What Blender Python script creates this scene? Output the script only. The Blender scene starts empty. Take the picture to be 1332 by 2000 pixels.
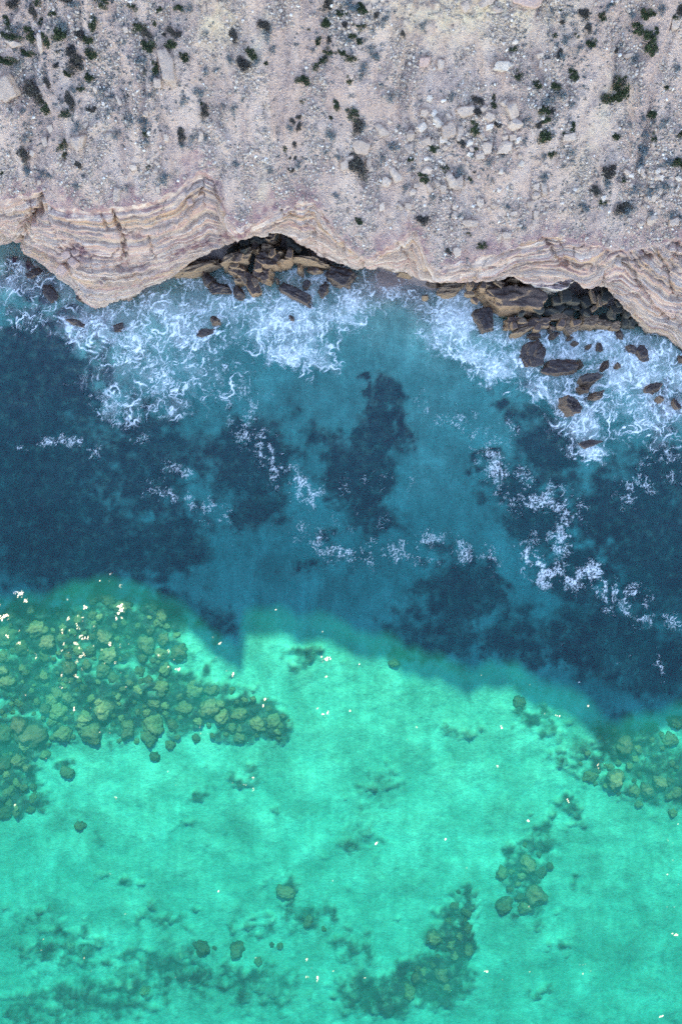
import bpy, math, random
import numpy as np

# ------------------------------------------------------------------ camera, sky, sun, exposure
S = bpy.context.scene
H = 60.0                 # drone height above the sea (m)
K = 0.042                # metres per photo pixel at sea level
SUN_EL = math.radians(38.0)
cam_d = bpy.data.cameras.new('camera'); cam = bpy.data.objects.new('camera', cam_d)
S.collection.objects.link(cam); S.camera = cam
cam.location = (0, 0, H); cam.rotation_euler = (0, 0, 0)
cam_d.sensor_fit = 'VERTICAL'; cam_d.sensor_height = 36.0
cam_d.lens = 18.0 / (1000 * K / H)
cam_d.clip_start = 0.5; cam_d.clip_end = 3000

W = bpy.data.worlds.new('World'); S.world = W; W.use_nodes = True
wn = W.node_tree.nodes; wl = W.node_tree.links
sky = wn.new('ShaderNodeTexSky'); sky.sky_type = 'NISHITA'; sky.sun_disc = False
sky.sun_elevation = SUN_EL; sky.sun_rotation = 0.0
sky.air_density = 1.0; sky.dust_density = 0.2; sky.ozone_density = 1.6
bg = wn['Background']; bg.inputs['Strength'].default_value = 0.10
wl.new(sky.outputs[0], bg.inputs['Color'])

sun_d = bpy.data.lights.new('sun', 'SUN'); sun = bpy.data.objects.new('sun', sun_d)
S.collection.objects.link(sun)
sun_d.energy = 4.8; sun_d.angle = math.radians(0.55); sun_d.color = (1.0, 0.86, 0.48)
sun.rotation_euler = (-(math.pi / 2 - SUN_EL), 0, 0)   # sun stands behind the cliff (+Y), light travels to -Y
sun.location = (0, 60, 80)

S.view_settings.view_transform = 'Standard'; S.view_settings.look = 'None'
S.view_settings.exposure = 3.35; S.view_settings.gamma = 1.0
S.view_settings.use_curve_mapping = False
S.render.engine = 'CYCLES'
S.cycles.use_denoising = False
S.cycles.use_adaptive_sampling = True; S.cycles.adaptive_threshold = 0.012
S.cycles.max_bounces = 5; S.cycles.diffuse_bounces = 2; S.cycles.transparent_max_bounces = 24
S.cycles.volume_bounces = 1
S.cycles.sample_clamp_indirect = 4.0

RNG = np.random.default_rng(7)
random.seed(7)
COL = S.collection

# ------------------------------------------------------------------ helpers: noise
_P = np.random.default_rng(11).permutation(4096)
_P = np.concatenate([_P, _P, _P])
_G2 = np.array([(math.cos(a), math.sin(a)) for a in np.linspace(0, 2 * math.pi, 64, endpoint=False)])
_g3 = np.random.default_rng(12).normal(size=(256, 3)); _G3 = _g3 / np.linalg.norm(_g3, axis=1)[:, None]

def pn2(x, y):
    x = np.asarray(x, float); y = np.asarray(y, float)
    xi = np.floor(x).astype(np.int64); yi = np.floor(y).astype(np.int64)
    fx = x - xi; fy = y - yi
    xi &= 4095; yi &= 4095
    u = fx * fx * fx * (fx * (fx * 6 - 15) + 10); v = fy * fy * fy * (fy * (fy * 6 - 15) + 10)
    def g(i, j, dx, dy):
        h = _P[_P[(xi + i) & 4095] + ((yi + j) & 4095)] & 63
        return _G2[h, 0] * dx + _G2[h, 1] * dy
    a = g(0, 0, fx, fy); b = g(1, 0, fx - 1, fy); c = g(0, 1, fx, fy - 1); d = g(1, 1, fx - 1, fy - 1)
    return 1.5 * ((a + u * (b - a)) * (1 - v) + (c + u * (d - c)) * v)

def pn3(x, y, z):
    x = np.asarray(x, float); y = np.asarray(y, float); z = np.asarray(z, float)
    xi = np.floor(x).astype(np.int64); yi = np.floor(y).astype(np.int64); zi = np.floor(z).astype(np.int64)
    fx = x - xi; fy = y - yi; fz = z - zi
    f = lambda t: t * t * t * (t * (t * 6 - 15) + 10)
    u, v, w = f(fx), f(fy), f(fz)
    def g(i, j, k):
        h = _P[_P[_P[(xi + i) & 4095] + ((yi + j) & 4095)] + ((zi + k) & 4095)] & 255
        return _G3[h, 0] * (fx - i) + _G3[h, 1] * (fy - j) + _G3[h, 2] * (fz - k)
    L = lambda a, b, t: a + t * (b - a)
    return 1.5 * L(L(L(g(0,0,0), g(1,0,0), u), L(g(0,1,0), g(1,1,0), u), v),
                   L(L(g(0,0,1), g(1,0,1), u), L(g(0,1,1), g(1,1,1), u), v), w)

def fbm2(x, y, o=4, ga=0.5, la=2.03):
    s = 0; a = 1; f = 1
    for i in range(o):
        s = s + a * pn2(x * f + 17.3 * i, y * f - 9.1 * i); a *= ga; f *= la
    return s

def fbm3(x, y, z, o=3, ga=0.5, la=2.03):
    s = 0; a = 1; f = 1
    for i in range(o):
        s = s + a * pn3(x * f + 17.3 * i, y * f - 9.1 * i, z * f + 3.7 * i); a *= ga; f *= la
    return s

def worley(x, y, seed=0):
    """F1, F2 of a jittered grid of points with unit cells"""
    xi = np.floor(x).astype(np.int64); yi = np.floor(y).astype(np.int64)
    f1 = np.full(x.shape, 9.0); f2 = np.full(x.shape, 9.0)
    r = np.random.default_rng(seed).random((4096, 2))
    for i in (-1, 0, 1):
        for j in (-1, 0, 1):
            h = _P[_P[(xi + i) & 4095] + ((yi + j) & 4095)]
            d = np.hypot(xi + i + r[h, 0] - x, yi + j + r[h, 1] - y)
            f2 = np.minimum(f2, np.maximum(f1, d)); f1 = np.minimum(f1, d)
    return f1, f2

def sstep(a, b, x):
    t = np.clip((x - a) / (b - a), 0, 1); return t * t * (3 - 2 * t)

# photo pixel (1332 x 2000) <-> world; a pixel gives a direction, z comes from the surface it lies on
def world(px, py, z=0.0):
    f = K * (H - z) / H
    return (px - 666.0) * f, (1000.0 - py) * f
def pix(x, y, z):
    f = H / (K * (H - z))
    return 666.0 + x * f, 1000.0 - y * f

# ------------------------------------------------------------------ helpers: meshes and objects
def mesh(name, V, F, mat=None, smooth=False, attrs=None):
    V = np.asarray(V, np.float32); F = np.asarray(F, np.int32)
    me = bpy.data.meshes.new(name)
    n = F.shape[1]
    me.vertices.add(len(V)); me.vertices.foreach_set('co', V.ravel())
    me.loops.add(F.size); me.loops.foreach_set('vertex_index', F.ravel())
    me.polygons.add(len(F))
    me.polygons.foreach_set('loop_start', np.arange(0, F.size, n, dtype=np.int32))
    me.polygons.foreach_set('loop_total', np.full(len(F), n, np.int32))
    if smooth: me.polygons.foreach_set('use_smooth', np.ones(len(F), bool))
    for k, a in (attrs or {}).items():
        a = np.asarray(a, np.float32)
        if a.ndim == 1:
            at = me.attributes.new(k, 'FLOAT', 'POINT'); at.data.foreach_set('value', a)
        else:
            at = me.attributes.new(k, 'FLOAT_VECTOR', 'POINT'); at.data.foreach_set('vector', a.ravel())
    if mat: me.materials.append(mat)
    me.update(calc_edges=True); me.validate()
    return me

def obj(name, me, parent=None, loc=None, rot=None, scale=None):
    o = bpy.data.objects.new(name, me); COL.objects.link(o)
    if parent is not None: o.parent = parent
    if loc is not None: o.location = loc
    if rot is not None: o.rotation_euler = rot
    if scale is not None: o.scale = scale
    return o

def tag(o, label=None, cat=None, group=None, kind=None):
    if label: o['label'] = label
    if cat: o['category'] = cat
    if group: o['group'] = group
    if kind: o['kind'] = kind
    return o

def grid_faces(nr, nc):
    i = np.arange(nr - 1)[:, None] * nc + np.arange(nc - 1)[None, :]
    i = i.ravel()
    return np.stack([i, i + 1, i + nc + 1, i + nc], 1)

# ------------------------------------------------------------------ helpers: materials
class NT:
    def __init__(s, name):
        s.m = bpy.data.materials.new(name); s.m.use_nodes = True
        s.t = s.m.node_tree; s.t.nodes.clear()
        s.out = s.t.nodes.new('ShaderNodeOutputMaterial')
    def n(s, typ, ins=None, **kw):
        nd = s.t.nodes.new('ShaderNode' + typ)
        for k, v in kw.items(): setattr(nd, k, v)
        for k, v in (ins or {}).items():
            sk = nd.inputs[k]
            if isinstance(v, bpy.types.NodeSocket): s.t.links.new(v, sk)
            else: sk.default_value = v
        return nd
    def attr(s, name): return s.n('Attribute', attribute_name=name).outputs['Fac']
    def noise(s, vec, scale, detail=4, rough=0.55, dist=0.0):
        return s.n('TexNoise', {'Vector': vec, 'Scale': scale, 'Detail': detail, 'Roughness': rough, 'Distortion': dist}).outputs['Fac']
    def ramp(s, fac, stops, interp='LINEAR'):
        r = s.n('ValToRGB', {'Fac': fac}); cr = r.color_ramp; cr.interpolation = interp
        while len(cr.elements) > 1: cr.elements.remove(cr.elements[-1])
        for i, (p, c) in enumerate(stops):
            e = cr.elements[0] if i == 0 else cr.elements.new(p)
            e.position = p; e.color = (*c, 1) if not isinstance(c, (int, float)) else (c, c, c, 1)
        return r.outputs['Color']
    def mix(s, f, a, b, mode='MIX'):
        m = s.n('Mix', data_type='RGBA', blend_type=mode)
        for k, v in ((0, f), (6, a), (7, b)):
            sk = m.inputs[k]
            if isinstance(v, bpy.types.NodeSocket): s.t.links.new(v, sk)
            else: sk.default_value = v if k == 0 else (*v, 1) if len(v) == 3 else v
        return m.outputs[2]
    def math(s, op, a, b=0.0, c=0.0, clamp=False):
        m = s.n('Math', operation=op, use_clamp=clamp)
        for k, v in enumerate((a, b, c)):
            if isinstance(v, bpy.types.NodeSocket): s.t.links.new(v, m.inputs[k])
            else: m.inputs[k].default_value = v
        return m.outputs[0]
    def bsdf(s, color, rough=0.9, bump=None, bstr=0.3, bdist=0.05, spec=0.25):
        ins = {'Base Color': color, 'Roughness': rough, 'Specular IOR Level': spec}
        if bump is not None:
            ins['Normal'] = s.n('Bump', {'Height': bump, 'Strength': bstr, 'Distance': bdist}).outputs[0]
        return s.n('BsdfPrincipled', ins).outputs[0]
    def done(s, surf=None, vol=None):
        if surf is not None: s.t.links.new(surf, s.out.inputs['Surface'])
        if vol is not None: s.t.links.new(vol, s.out.inputs['Volume'])
        return s.m

def m_hillside():
    t = NT('stony_slope'); g = t.n('NewGeometry').outputs['Position']
    n1 = t.noise(g, 0.30, 5, 0.6); n2 = t.noise(g, 2.6, 5, 0.65); n3 = t.noise(g, 11, 3, 0.7)
    c = t.ramp(n1, [(0.30, (0.37, 0.235, 0.175)), (0.5, (0.445, 0.287, 0.208)), (0.7, (0.515, 0.335, 0.235))])
    c = t.mix(0.75, c, t.ramp(n2, [(0.3, (0.68, 0.66, 0.68)), (0.5, (1.0, 1.0, 1.0)), (0.72, (1.2, 1.15, 1.08))]), 'MULTIPLY')
    c = t.mix(0.55, c, t.ramp(n3, [(0.33, (0.6, 0.57, 0.57)), (0.48, (1.0, 1.0, 1.0)), (0.70, (1.2, 1.18, 1.15))]), 'MULTIPLY')
    rl = t.n('Mapping', {'Vector': g, 'Scale': (0.55, 0.14, 0.14)}).outputs[0]
    c = t.mix(t.ramp(t.noise(rl, 1.0, 5, 0.62, 0.6), [(0.47, 0.0), (0.62, 0.85)]), c, (0.545, 0.365, 0.26))
    mv = t.math('MULTIPLY', t.attr('mauve'), t.ramp(t.noise(g, 1.7, 4), [(0.38, 0.1), (0.6, 1.0)]))
    c = t.mix(mv, c, t.ramp(t.noise(g, 4.0, 4), [(0.35, (0.22, 0.112, 0.105)), (0.6, (0.34, 0.19, 0.155))]))
    cr = t.math('MULTIPLY', t.attr('cream'), t.ramp(t.noise(g, 1.3, 5), [(0.35, 0.15), (0.6, 1.0)]))
    c = t.mix(cr, c, t.ramp(t.noise(g, 3.0, 4), [(0.35, (0.42, 0.295, 0.18)), (0.6, (0.62, 0.46, 0.29))]))
    vo = t.n('TexVoronoi', {'Vector': g, 'Scale': 7.0, 'Randomness': 1.0}).outputs['Distance']
    peb = t.ramp(vo, [(0.0, 1.0), (0.35, 0.4), (0.6, 0.0)])
    h = t.math('ADD', t.math('MULTIPLY', n2, 0.8), t.math('ADD', t.math('MULTIPLY', peb, 0.35), t.math('MULTIPLY', n3, 0.5)))
    return t.done(t.bsdf(c, 0.95, h, 0.9, 0.22))

def m_cliff():
    t = NT('banded_sandstone'); g = t.n('NewGeometry').outputs['Position']
    b = t.attr('band'); und = t.attr('under')
    w = t.math('ADD', b, t.math('MULTIPLY', t.math('SUBTRACT', t.noise(g, 1.6, 4), 0.5), 0.09))
    nb = t.n('TexNoise', {'W': w, 'Scale': 0.75, 'Detail': 5.0, 'Roughness': 0.62}, noise_dimensions='1D').outputs['Fac']
    cream = (0.52, 0.34, 0.225); pale = (0.62, 0.44, 0.315); pink = (0.44, 0.24, 0.175); mauve = (0.22, 0.105, 0.095); ochre = (0.47, 0.28, 0.145); grey = (0.33, 0.225, 0.17)
    c = t.ramp(nb, [(0.28, mauve), (0.35, pink), (0.40, cream), (0.435, grey), (0.465, pale), (0.495, pink), (0.52, cream), (0.555, pale), (0.585, pink), (0.615, ochre), (0.64, pale), (0.69, mauve), (0.78, pink)])
    c = t.mix(t.ramp(t.noise(g, 0.55, 5, 0.65), [(0.56, 0.0), (0.70, 0.55)]), c, (0.40, 0.20, 0.115))
    # crease shade between the layers, painted in as thin dark partings
    nf = t.n('TexNoise', {'W': w, 'Scale': 6.5, 'Detail': 3.0, 'Roughness': 0.6}, noise_dimensions='1D').outputs['Fac']
    c = t.mix(0.8, c, t.ramp(nf, [(0.28, (0.55, 0.48, 0.46)), (0.40, (0.95, 0.93, 0.92)), (0.55, (1.0, 1.0, 1.0)), (0.75, (1.12, 1.1, 1.06))]), 'MULTIPLY')
    n2 = t.noise(g, 1.1, 5, 0.6)
    c = t.mix(t.ramp(n2, [(0.47, 0.0), (0.62, 0.85)]), c, (0.37, 0.25, 0.185))
    c = t.mix(t.math('MULTIPLY', t.attr('mauve'), t.ramp(t.noise(g, 1.9, 5), [(0.40, 0.0), (0.55, 1.0)])), c, (0.21, 0.10, 0.09))
    n3 = t.noise(g, 9.0, 4, 0.65)
    c = t.mix(0.6, c, t.ramp(n3, [(0.3, (0.72, 0.70, 0.70)), (0.5, (1.0, 1.0, 1.0)), (0.7, (1.12, 1.1, 1.08))]), 'MULTIPLY')
    # wave-worn, algae-stained foot
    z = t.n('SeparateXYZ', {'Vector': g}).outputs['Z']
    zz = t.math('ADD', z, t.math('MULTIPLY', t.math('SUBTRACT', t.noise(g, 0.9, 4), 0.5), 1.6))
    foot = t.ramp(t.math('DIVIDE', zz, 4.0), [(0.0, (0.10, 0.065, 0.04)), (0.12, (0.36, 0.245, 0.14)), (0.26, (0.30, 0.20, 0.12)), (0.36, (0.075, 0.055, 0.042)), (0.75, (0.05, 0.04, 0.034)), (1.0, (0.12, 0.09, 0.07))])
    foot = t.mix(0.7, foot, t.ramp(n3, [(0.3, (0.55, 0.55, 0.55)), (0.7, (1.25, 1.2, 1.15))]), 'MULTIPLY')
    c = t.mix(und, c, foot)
    h = t.math('ADD', t.math('MULTIPLY', nf, 0.9), t.math('ADD', t.math('MULTIPLY', n3, 0.6), t.math('MULTIPLY', nb, 0.5)))
    return t.done(t.bsdf(c, 0.9, h, 0.8, 0.14))

def m_seabed():
    t = NT('seabed_sand_and_reef'); g = t.n('NewGeometry').outputs['Position']
    sand = t.ramp(t.noise(g, 0.30, 6, 0.64, 0.5), [(0.34, (0.29, 0.265, 0.19)), (0.5, (0.43, 0.395, 0.28)), (0.66, (0.60, 0.56, 0.40))])
    sand = t.mix(0.8, sand, t.ramp(t.noise(g, 3.2, 5, 0.72), [(0.3, (0.72, 0.74, 0.76)), (0.5, (1.0, 1.0, 1.0)), (0.7, (1.24, 1.22, 1.2))]), 'MULTIPLY')  # fine sand mottling, contrast raised to paint in caustic-like ripple light
    stv = t.n('Mapping', {'Vector': g, 'Rotation': (0, 0, 0.25), 'Scale': (0.9, 0.16, 0.5)}).outputs[0]
    sand = t.mix(0.8, sand, t.ramp(t.noise(stv, 1.6, 4, 0.6, 0.4), [(0.32, (0.80, 0.82, 0.82)), (0.5, (1.0, 1.0, 1.0)), (0.68, (1.18, 1.16, 1.14))]), 'MULTIPLY')
    wet = (0.23, 0.165, 0.14)
    z = t.n('SeparateXYZ', {'Vector': g}).outputs['Z']
    sand = t.mix(t.ramp(t.math('ADD', t.math('MULTIPLY', z, 1.0), 0.55), [(0.0, 0.0), (0.4, 1.0)]), sand, wet)
    n = t.noise(g, 1.4, 5, 0.65); n2 = t.noise(g, 6.0, 4, 0.7)
    reef = t.ramp(n, [(0.36, (0.024, 0.012, 0.022)), (0.48, (0.062, 0.036, 0.042)), (0.56, (0.085, 0.062, 0.052)), (0.66, (0.19, 0.15, 0.105))])
    reef = t.mix(0.6, reef, t.ramp(n2, [(0.3, (0.35, 0.35, 0.38)), (0.7, (1.6, 1.55, 1.5))]), 'MULTIPLY')  # reef mottling, contrast raised for the same painted ripple light
    c = t.mix(t.attr('reef'), sand, reef)
    return t.done(t.bsdf(c, 0.95, t.math('ADD', n, t.math('MULTIPLY', n2, 0.5)), 0.7, 0.2, 0.1))

def m_water():
    t = NT('sea_water'); g = t.n('NewGeometry').outputs['Position']
    h = t.math('ADD', t.noise(g, 0.9, 3, 0.6, 0.3), t.math('MULTIPLY', t.noise(g, 5.0, 2, 0.6), 0.30))
    nrm = t.n('Bump', {'Height': h, 'Strength': 0.22, 'Distance': 0.07}).outputs[0]
    inc = t.n('NewGeometry').outputs['Incoming']
    cs = t.math('ABSOLUTE', t.n('VectorMath', {0: nrm, 1: inc}, operation='DOT_PRODUCT').outputs['Value'])
    fr = t.math('MULTIPLY_ADD', t.math('POWER', t.math('SUBTRACT', 1.0, cs, clamp=True), 5.0), 0.98, 0.02, clamp=True)
    gl = t.n('BsdfGlossy', {'Color': (1, 1, 1, 1), 'Roughness': 0.05, 'Normal': nrm}).outputs[0]
    tr = t.n('BsdfTransparent', {'Color': (1, 1, 1, 1)}).outputs[0]
    # fine suspended matter sends a little light back up
    up = t.n('BsdfDiffuse', {'Color': (0.01, 0.34, 0.30, 1)}).outputs[0]
    tu = t.ramp(t.noise(g, 0.22, 4, 0.6), [(0.3, 0.028), (0.7, 0.065)])
    body = t.n('MixShader', {0: tu, 1: tr, 2: up}).outputs[0]
    mx = t.n('MixShader', {0: fr, 1: body, 2: gl}).outputs[0]
    ab = t.n('VolumeAbsorption', {'Color': (0.26, 0.695, 0.735, 1), 'Density': 1.0}).outputs[0]
    return t.done(mx, ab)

def m_foam():
    t = NT('sea_foam'); g = t.n('NewGeometry').outputs['Position']
    d = t.n('BsdfDiffuse', {'Color': (0.86, 0.83, 0.78, 1), 'Roughness': 0.5}).outputs[0]
    tr = t.n('BsdfTransparent').outputs[0]
    return t.done(t.n('MixShader', {0: t.attr('alpha'), 1: tr, 2: d}).outputs[0])

def m_rock(name, top, side, k=0.5, rough=0.85, vary=False):
    """weathered boulder: stain on the upper faces, cleaner stone on the flanks"""
    t = NT(name); g = t.n('NewGeometry'); P = g.outputs['Position']
    nz = t.n('SeparateXYZ', {'Vector': g.outputs['Normal']}).outputs['Z']
    n = t.noise(P, 1.5, 5, 0.6); n2 = t.noise(P, 7.0, 4, 0.68)
    f = t.math('ADD', nz, t.math('MULTIPLY', t.math('SUBTRACT', n, 0.5), 1.0))
    c = t.mix(t.ramp(f, [(k, 0.0), (k + 0.22, 1.0)]), side, top)
    c = t.mix(0.8, c, t.ramp(n2, [(0.28, (0.5, 0.48, 0.47)), (0.5, (1.0, 1.0, 1.0)), (0.72, (1.4, 1.34, 1.25))]), 'MULTIPLY')
    if vary: c = t.mix(1.0, c, t.ramp(t.n('ObjectInfo').outputs['Random'], [(0.0, (0.55, 0.50, 0.55)), (0.5, (0.85, 0.85, 0.85)), (1.0, (1.3, 1.3, 1.15))]), 'MULTIPLY')
    lay = t.n('TexWave', {'Vector': P, 'Scale': 1.6, 'Distortion': 5.0, 'Detail': 3.0}, bands_direction='Z').outputs['Fac']
    c = t.mix(0.35, c, t.ramp(lay, [(0.2, (0.7, 0.68, 0.66)), (0.6, (1.1, 1.08, 1.05))]), 'MULTIPLY')
    return t.done(t.bsdf(c, rough, t.math('ADD', n2, t.math('MULTIPLY', n, 0.8)), 0.7, 0.12))

def m_stone(name, a, b, c3):
    t = NT(name); g = t.n('NewGeometry').outputs['Position']
    r = t.n('ObjectInfo').outputs['Random']
    c = t.ramp(r, [(0.0, a), (0.5, b), (1.0, c3)])
    n = t.noise(g, 3.0, 4, 0.6); n2 = t.noise(g, 12.0, 4, 0.7)
    c = t.mix(0.7, c, t.ramp(n, [(0.3, (0.78, 0.75, 0.73)), (0.65, (1.1, 1.08, 1.05))]), 'MULTIPLY')
    c = t.mix(0.6, c, t.ramp(n2, [(0.3, (0.7, 0.68, 0.66)), (0.6, (1.08, 1.07, 1.06))]), 'MULTIPLY')
    return t.done(t.bsdf(c, 0.93, t.math('ADD', n, n2), 0.5, 0.06))

def m_scree():
    t = NT('scree_stone'); g = t.n('NewGeometry').outputs['Position']
    c = t.ramp(t.attr('tint'), [(0.0, (0.17, 0.12, 0.095)), (0.35, (0.32, 0.235, 0.175)), (0.7, (0.42, 0.31, 0.23)), (0.9, (0.52, 0.40, 0.31)), (1.0, (0.64, 0.53, 0.43))])
    return t.done(t.bsdf(c, 0.95))

def m_leaf(name, dark, light, tip):
    t = NT(name)
    c = t.ramp(t.attr('tint'), [(0.0, dark), (0.6, light), (1.0, tip)])
    c = t.mix(0.5, c, t.ramp(t.n('ObjectInfo').outputs['Random'], [(0.0, (0.7, 0.75, 0.8)), (1.0, (1.3, 1.2, 1.05))]), 'MULTIPLY')
    return t.done(t.bsdf(c, 0.8, spec=0.15))

def m_plain(name, c, rough=0.9):
    t = NT(name); g = t.n('NewGeometry').outputs['Position']
    col = t.mix(0.6, c, t.ramp(t.noise(g, 14, 3), [(0.3, (0.6, 0.6, 0.6)), (0.7, (1.25, 1.2, 1.2))]), 'MULTIPLY')
    return t.done(t.bsdf(col, rough))

M = dict(hill=m_hillside(), cliff=m_cliff(), bed=m_seabed(), water=m_water(), foam=m_foam(),
         surf=m_rock('wet_brown_rock', (0.048, 0.032, 0.029), (0.15, 0.092, 0.06), 0.36, 0.55),
         brown=m_rock('brown_rock', (0.085, 0.053, 0.042), (0.30, 0.17, 0.09), 0.50, 0.8),
         tan=m_rock('tan_rock', (0.17, 0.105, 0.068), (0.28, 0.165, 0.09), 0.5),
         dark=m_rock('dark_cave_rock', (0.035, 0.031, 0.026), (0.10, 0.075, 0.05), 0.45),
         pinkrock=m_rock('pink_layered_rock', (0.40, 0.27, 0.235), (0.50, 0.38, 0.29), 0.6),
         under=m_rock('submerged_rock', (0.24, 0.105, 0.06), (0.12, 0.055, 0.045), 0.5, vary=True),
         stone=m_stone('pale_limestone', (0.36, 0.25, 0.185), (0.41, 0.29, 0.215), (0.46, 0.33, 0.245)),
         white=m_stone('white_limestone', (0.46, 0.35, 0.265), (0.52, 0.40, 0.31), (0.58, 0.46, 0.365)),
         rose=m_stone('rose_stone', (0.40, 0.25, 0.19), (0.44, 0.28, 0.21), (0.43, 0.29, 0.21)),
         scree=m_scree(),
         green=m_leaf('dark_green_leaf', (0.016, 0.020, 0.013), (0.038, 0.048, 0.020), (0.095, 0.105, 0.036)),
         brownleaf=m_leaf('brownish_leaf', (0.030, 0.024, 0.022), (0.070, 0.056, 0.044), (0.12, 0.105, 0.07)),
         blue=m_leaf('grey_blue_leaf', (0.055, 0.066, 0.068), (0.115, 0.135, 0.135), (0.21, 0.23, 0.22)),
         wood=m_plain('twig_wood', (0.09, 0.06, 0.045)))

# ------------------------------------------------------------------ terrain: hillside and cliff
def hill_base(x, y): return 8.0 + 0.62 * (y - 20.75)
def hill(x, y):
    z = hill_base(x, y)
    z = z + 0.55 * fbm2(x * 0.09, y * 0.10 + 3, 2)
    z = z + 0.48 * fbm2(x * 0.42 + 5 + 0.5 * fbm2(x * 0.2, y * 0.2, 2), y * 0.12, 4, 0.55)                # rills that run down the slope
    z = z + 0.11 * fbm2(x * 0.9, y * 0.9 + 40, 4, 0.55)
    # rough eroded outcrop ledges near the top of the picture
    px, py = pix(x, y, hill_base(x, y))
    o = np.exp(-((px - 900) / 190) ** 2 - ((py + 10) / 75) ** 2) + np.exp(-((px - 430) / 45) ** 2 - ((py - 15) / 60) ** 2)
    z = z + o * (0.35 + 0.45 * np.abs(fbm2(x * 0.7 + 9, y * 0.9, 4, 0.6)))
    return z
def on_hill(px, py):
    z = 10.0
    for _ in range(14):
        x, y = world(px, py, z); z = 0.5 * z + 0.5 * float(hill(np.float64(x), np.float64(y)))
    x, y = world(px, py, z)
    return x, y, z

# traced: border between the scree slope and the bare banded rock
TOP = [(-400,400),(-120,400),(0,393),(40,380),(84,374),(92,396),(130,412),(200,408),(260,402),(300,395),(340,375),(375,345),(392,334),(415,345),(432,385),(446,430),(468,446),(500,436),(530,418),(560,402),(612,393),(632,420),(665,462),(695,496),(715,508),(740,492),(790,462),(810,450),(824,480),(836,512),(852,531),(872,524),(900,510),(950,500),(990,490),(1040,468),(1070,460),(1100,466),(1170,482),(1220,490),(1270,480),(1300,472),(1340,466),(1500,470),(1750,450)]
# traced: lower edge of the banded rock, with its height above the sea (0 where it meets the water, more where it overhangs)
BOT = [(-400,500,0),(-120,490,0),(0,478,0),(38,468,0),(60,498,.2),(110,535,.3),(150,570,.3),(189,604,.2),(240,585,.8),(300,556,1.0),(345,536,1.4),(372,514,2.8),(400,498,3.9),(440,479,4.6),(480,461,5.0),(520,454,5.1),(545,452,5.1),(562,458,5.0),(590,478,4.2),(615,492,3.2),(650,508,1.8),(690,522,.9),(740,521,1.0),(790,531,1.2),(820,545,2.4),(850,552,3.4),(900,552,3.8),(950,548,3.9),(1000,540,4.0),(1040,557,3.8),(1090,550,3.9),(1118,545,4.0),(1135,560,3.7),(1180,561,3.7),(1196,572,3.2),(1215,600,2.2),(1240,625,1.0),(1270,650,.3),(1300,660,.1),(1335,688,0),(1500,760,0),(1750,800,0)]
topw = np.array([on_hill(*p) for p in TOP])
botw = np.array([(*world(px, py, z), z) for px, py, z in BOT])
CAVE = [(-1e3,.2),(330,.3),(372,1.8),(440,2.8),(540,3.2),(620,2.2),(660,.7),(700,.3),(800,.4),(850,1.3),(950,1.8),(1050,2.4),(1180,3.0),(1215,1.8),(1245,.5),(1270,.2),(2e3,.2)]

xs = np.unique(np.round(np.concatenate([np.arange(-110, -29, 1.5), np.arange(-29, 29, 0.085), np.arange(29, 111, 1.5)]), 4))
NC = len(xs)
def mono(A):
    A = A.copy()
    for i in range(1, len(A)): A[i, 0] = max(A[i, 0], A[i - 1, 0] + 0.02)
    return A
topm = mono(topw); botm = mono(botw)
jit = 0.16 * fbm2(xs * 1.1, xs * 0 + 4, 4, 0.6)
yt = np.interp(xs, topm[:, 0], topm[:, 1]) + jit
yb = np.interp(xs, botm[:, 0], botm[:, 1]) + 0.10 * fbm2(xs * 1.3, xs * 0 + 77, 4, 0.6)
zb = np.interp(xs, botm[:, 0], botm[:, 2])
zt = hill(xs, yt)
cx = np.array([world(p, 520, 3)[0] for p, _ in CAVE]); cav = np.interp(xs, cx, [c for _, c in CAVE])

rows = []   # list of (y, z, section)
# S1 foot / undercut: from deep foot up to the lower edge of the banded rock
n1 = 44
prof_s = [0.0, 0.22, 0.36, 0.52, 0.68, 0.84, 1.0]
for i in range(n1):
    s = i / n1
    oy = np.interp(s, prof_s, [-0.3, 0.25, 0.75, 1.0, 0.95, 0.55, 0.0])
    fz = np.interp(s, prof_s, [-1, -0.25, 0.0, 0.25, 0.6, 0.92, 1.0])
    z = np.where(fz < 0, fz * 3.2, fz * zb)
    rows.append((yb + oy * cav, z, 0.0 * xs))
# S2 banded face
n2 = 150
for i in range(n2):
    t = i / n2
    bulge = 0.45 * np.sin(math.pi * t) * (1 + 0.8 * fbm2(xs * 0.25 + 3, xs * 0 + t * 1.5, 2))
    y = yb + (yt - yb) * t ** 1.1 - bulge * 0.5
    rows.append((y, zb + (zt - zb) * t ** 0.92 + bulge * 0.25, 1.0 + 0 * xs))
Y = np.array([r[0] for r in rows]); Z = np.array([r[1] for r in rows]); SEC = np.array([r[2] for r in rows])
X = np.broadcast_to(xs, Y.shape).copy()
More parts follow.
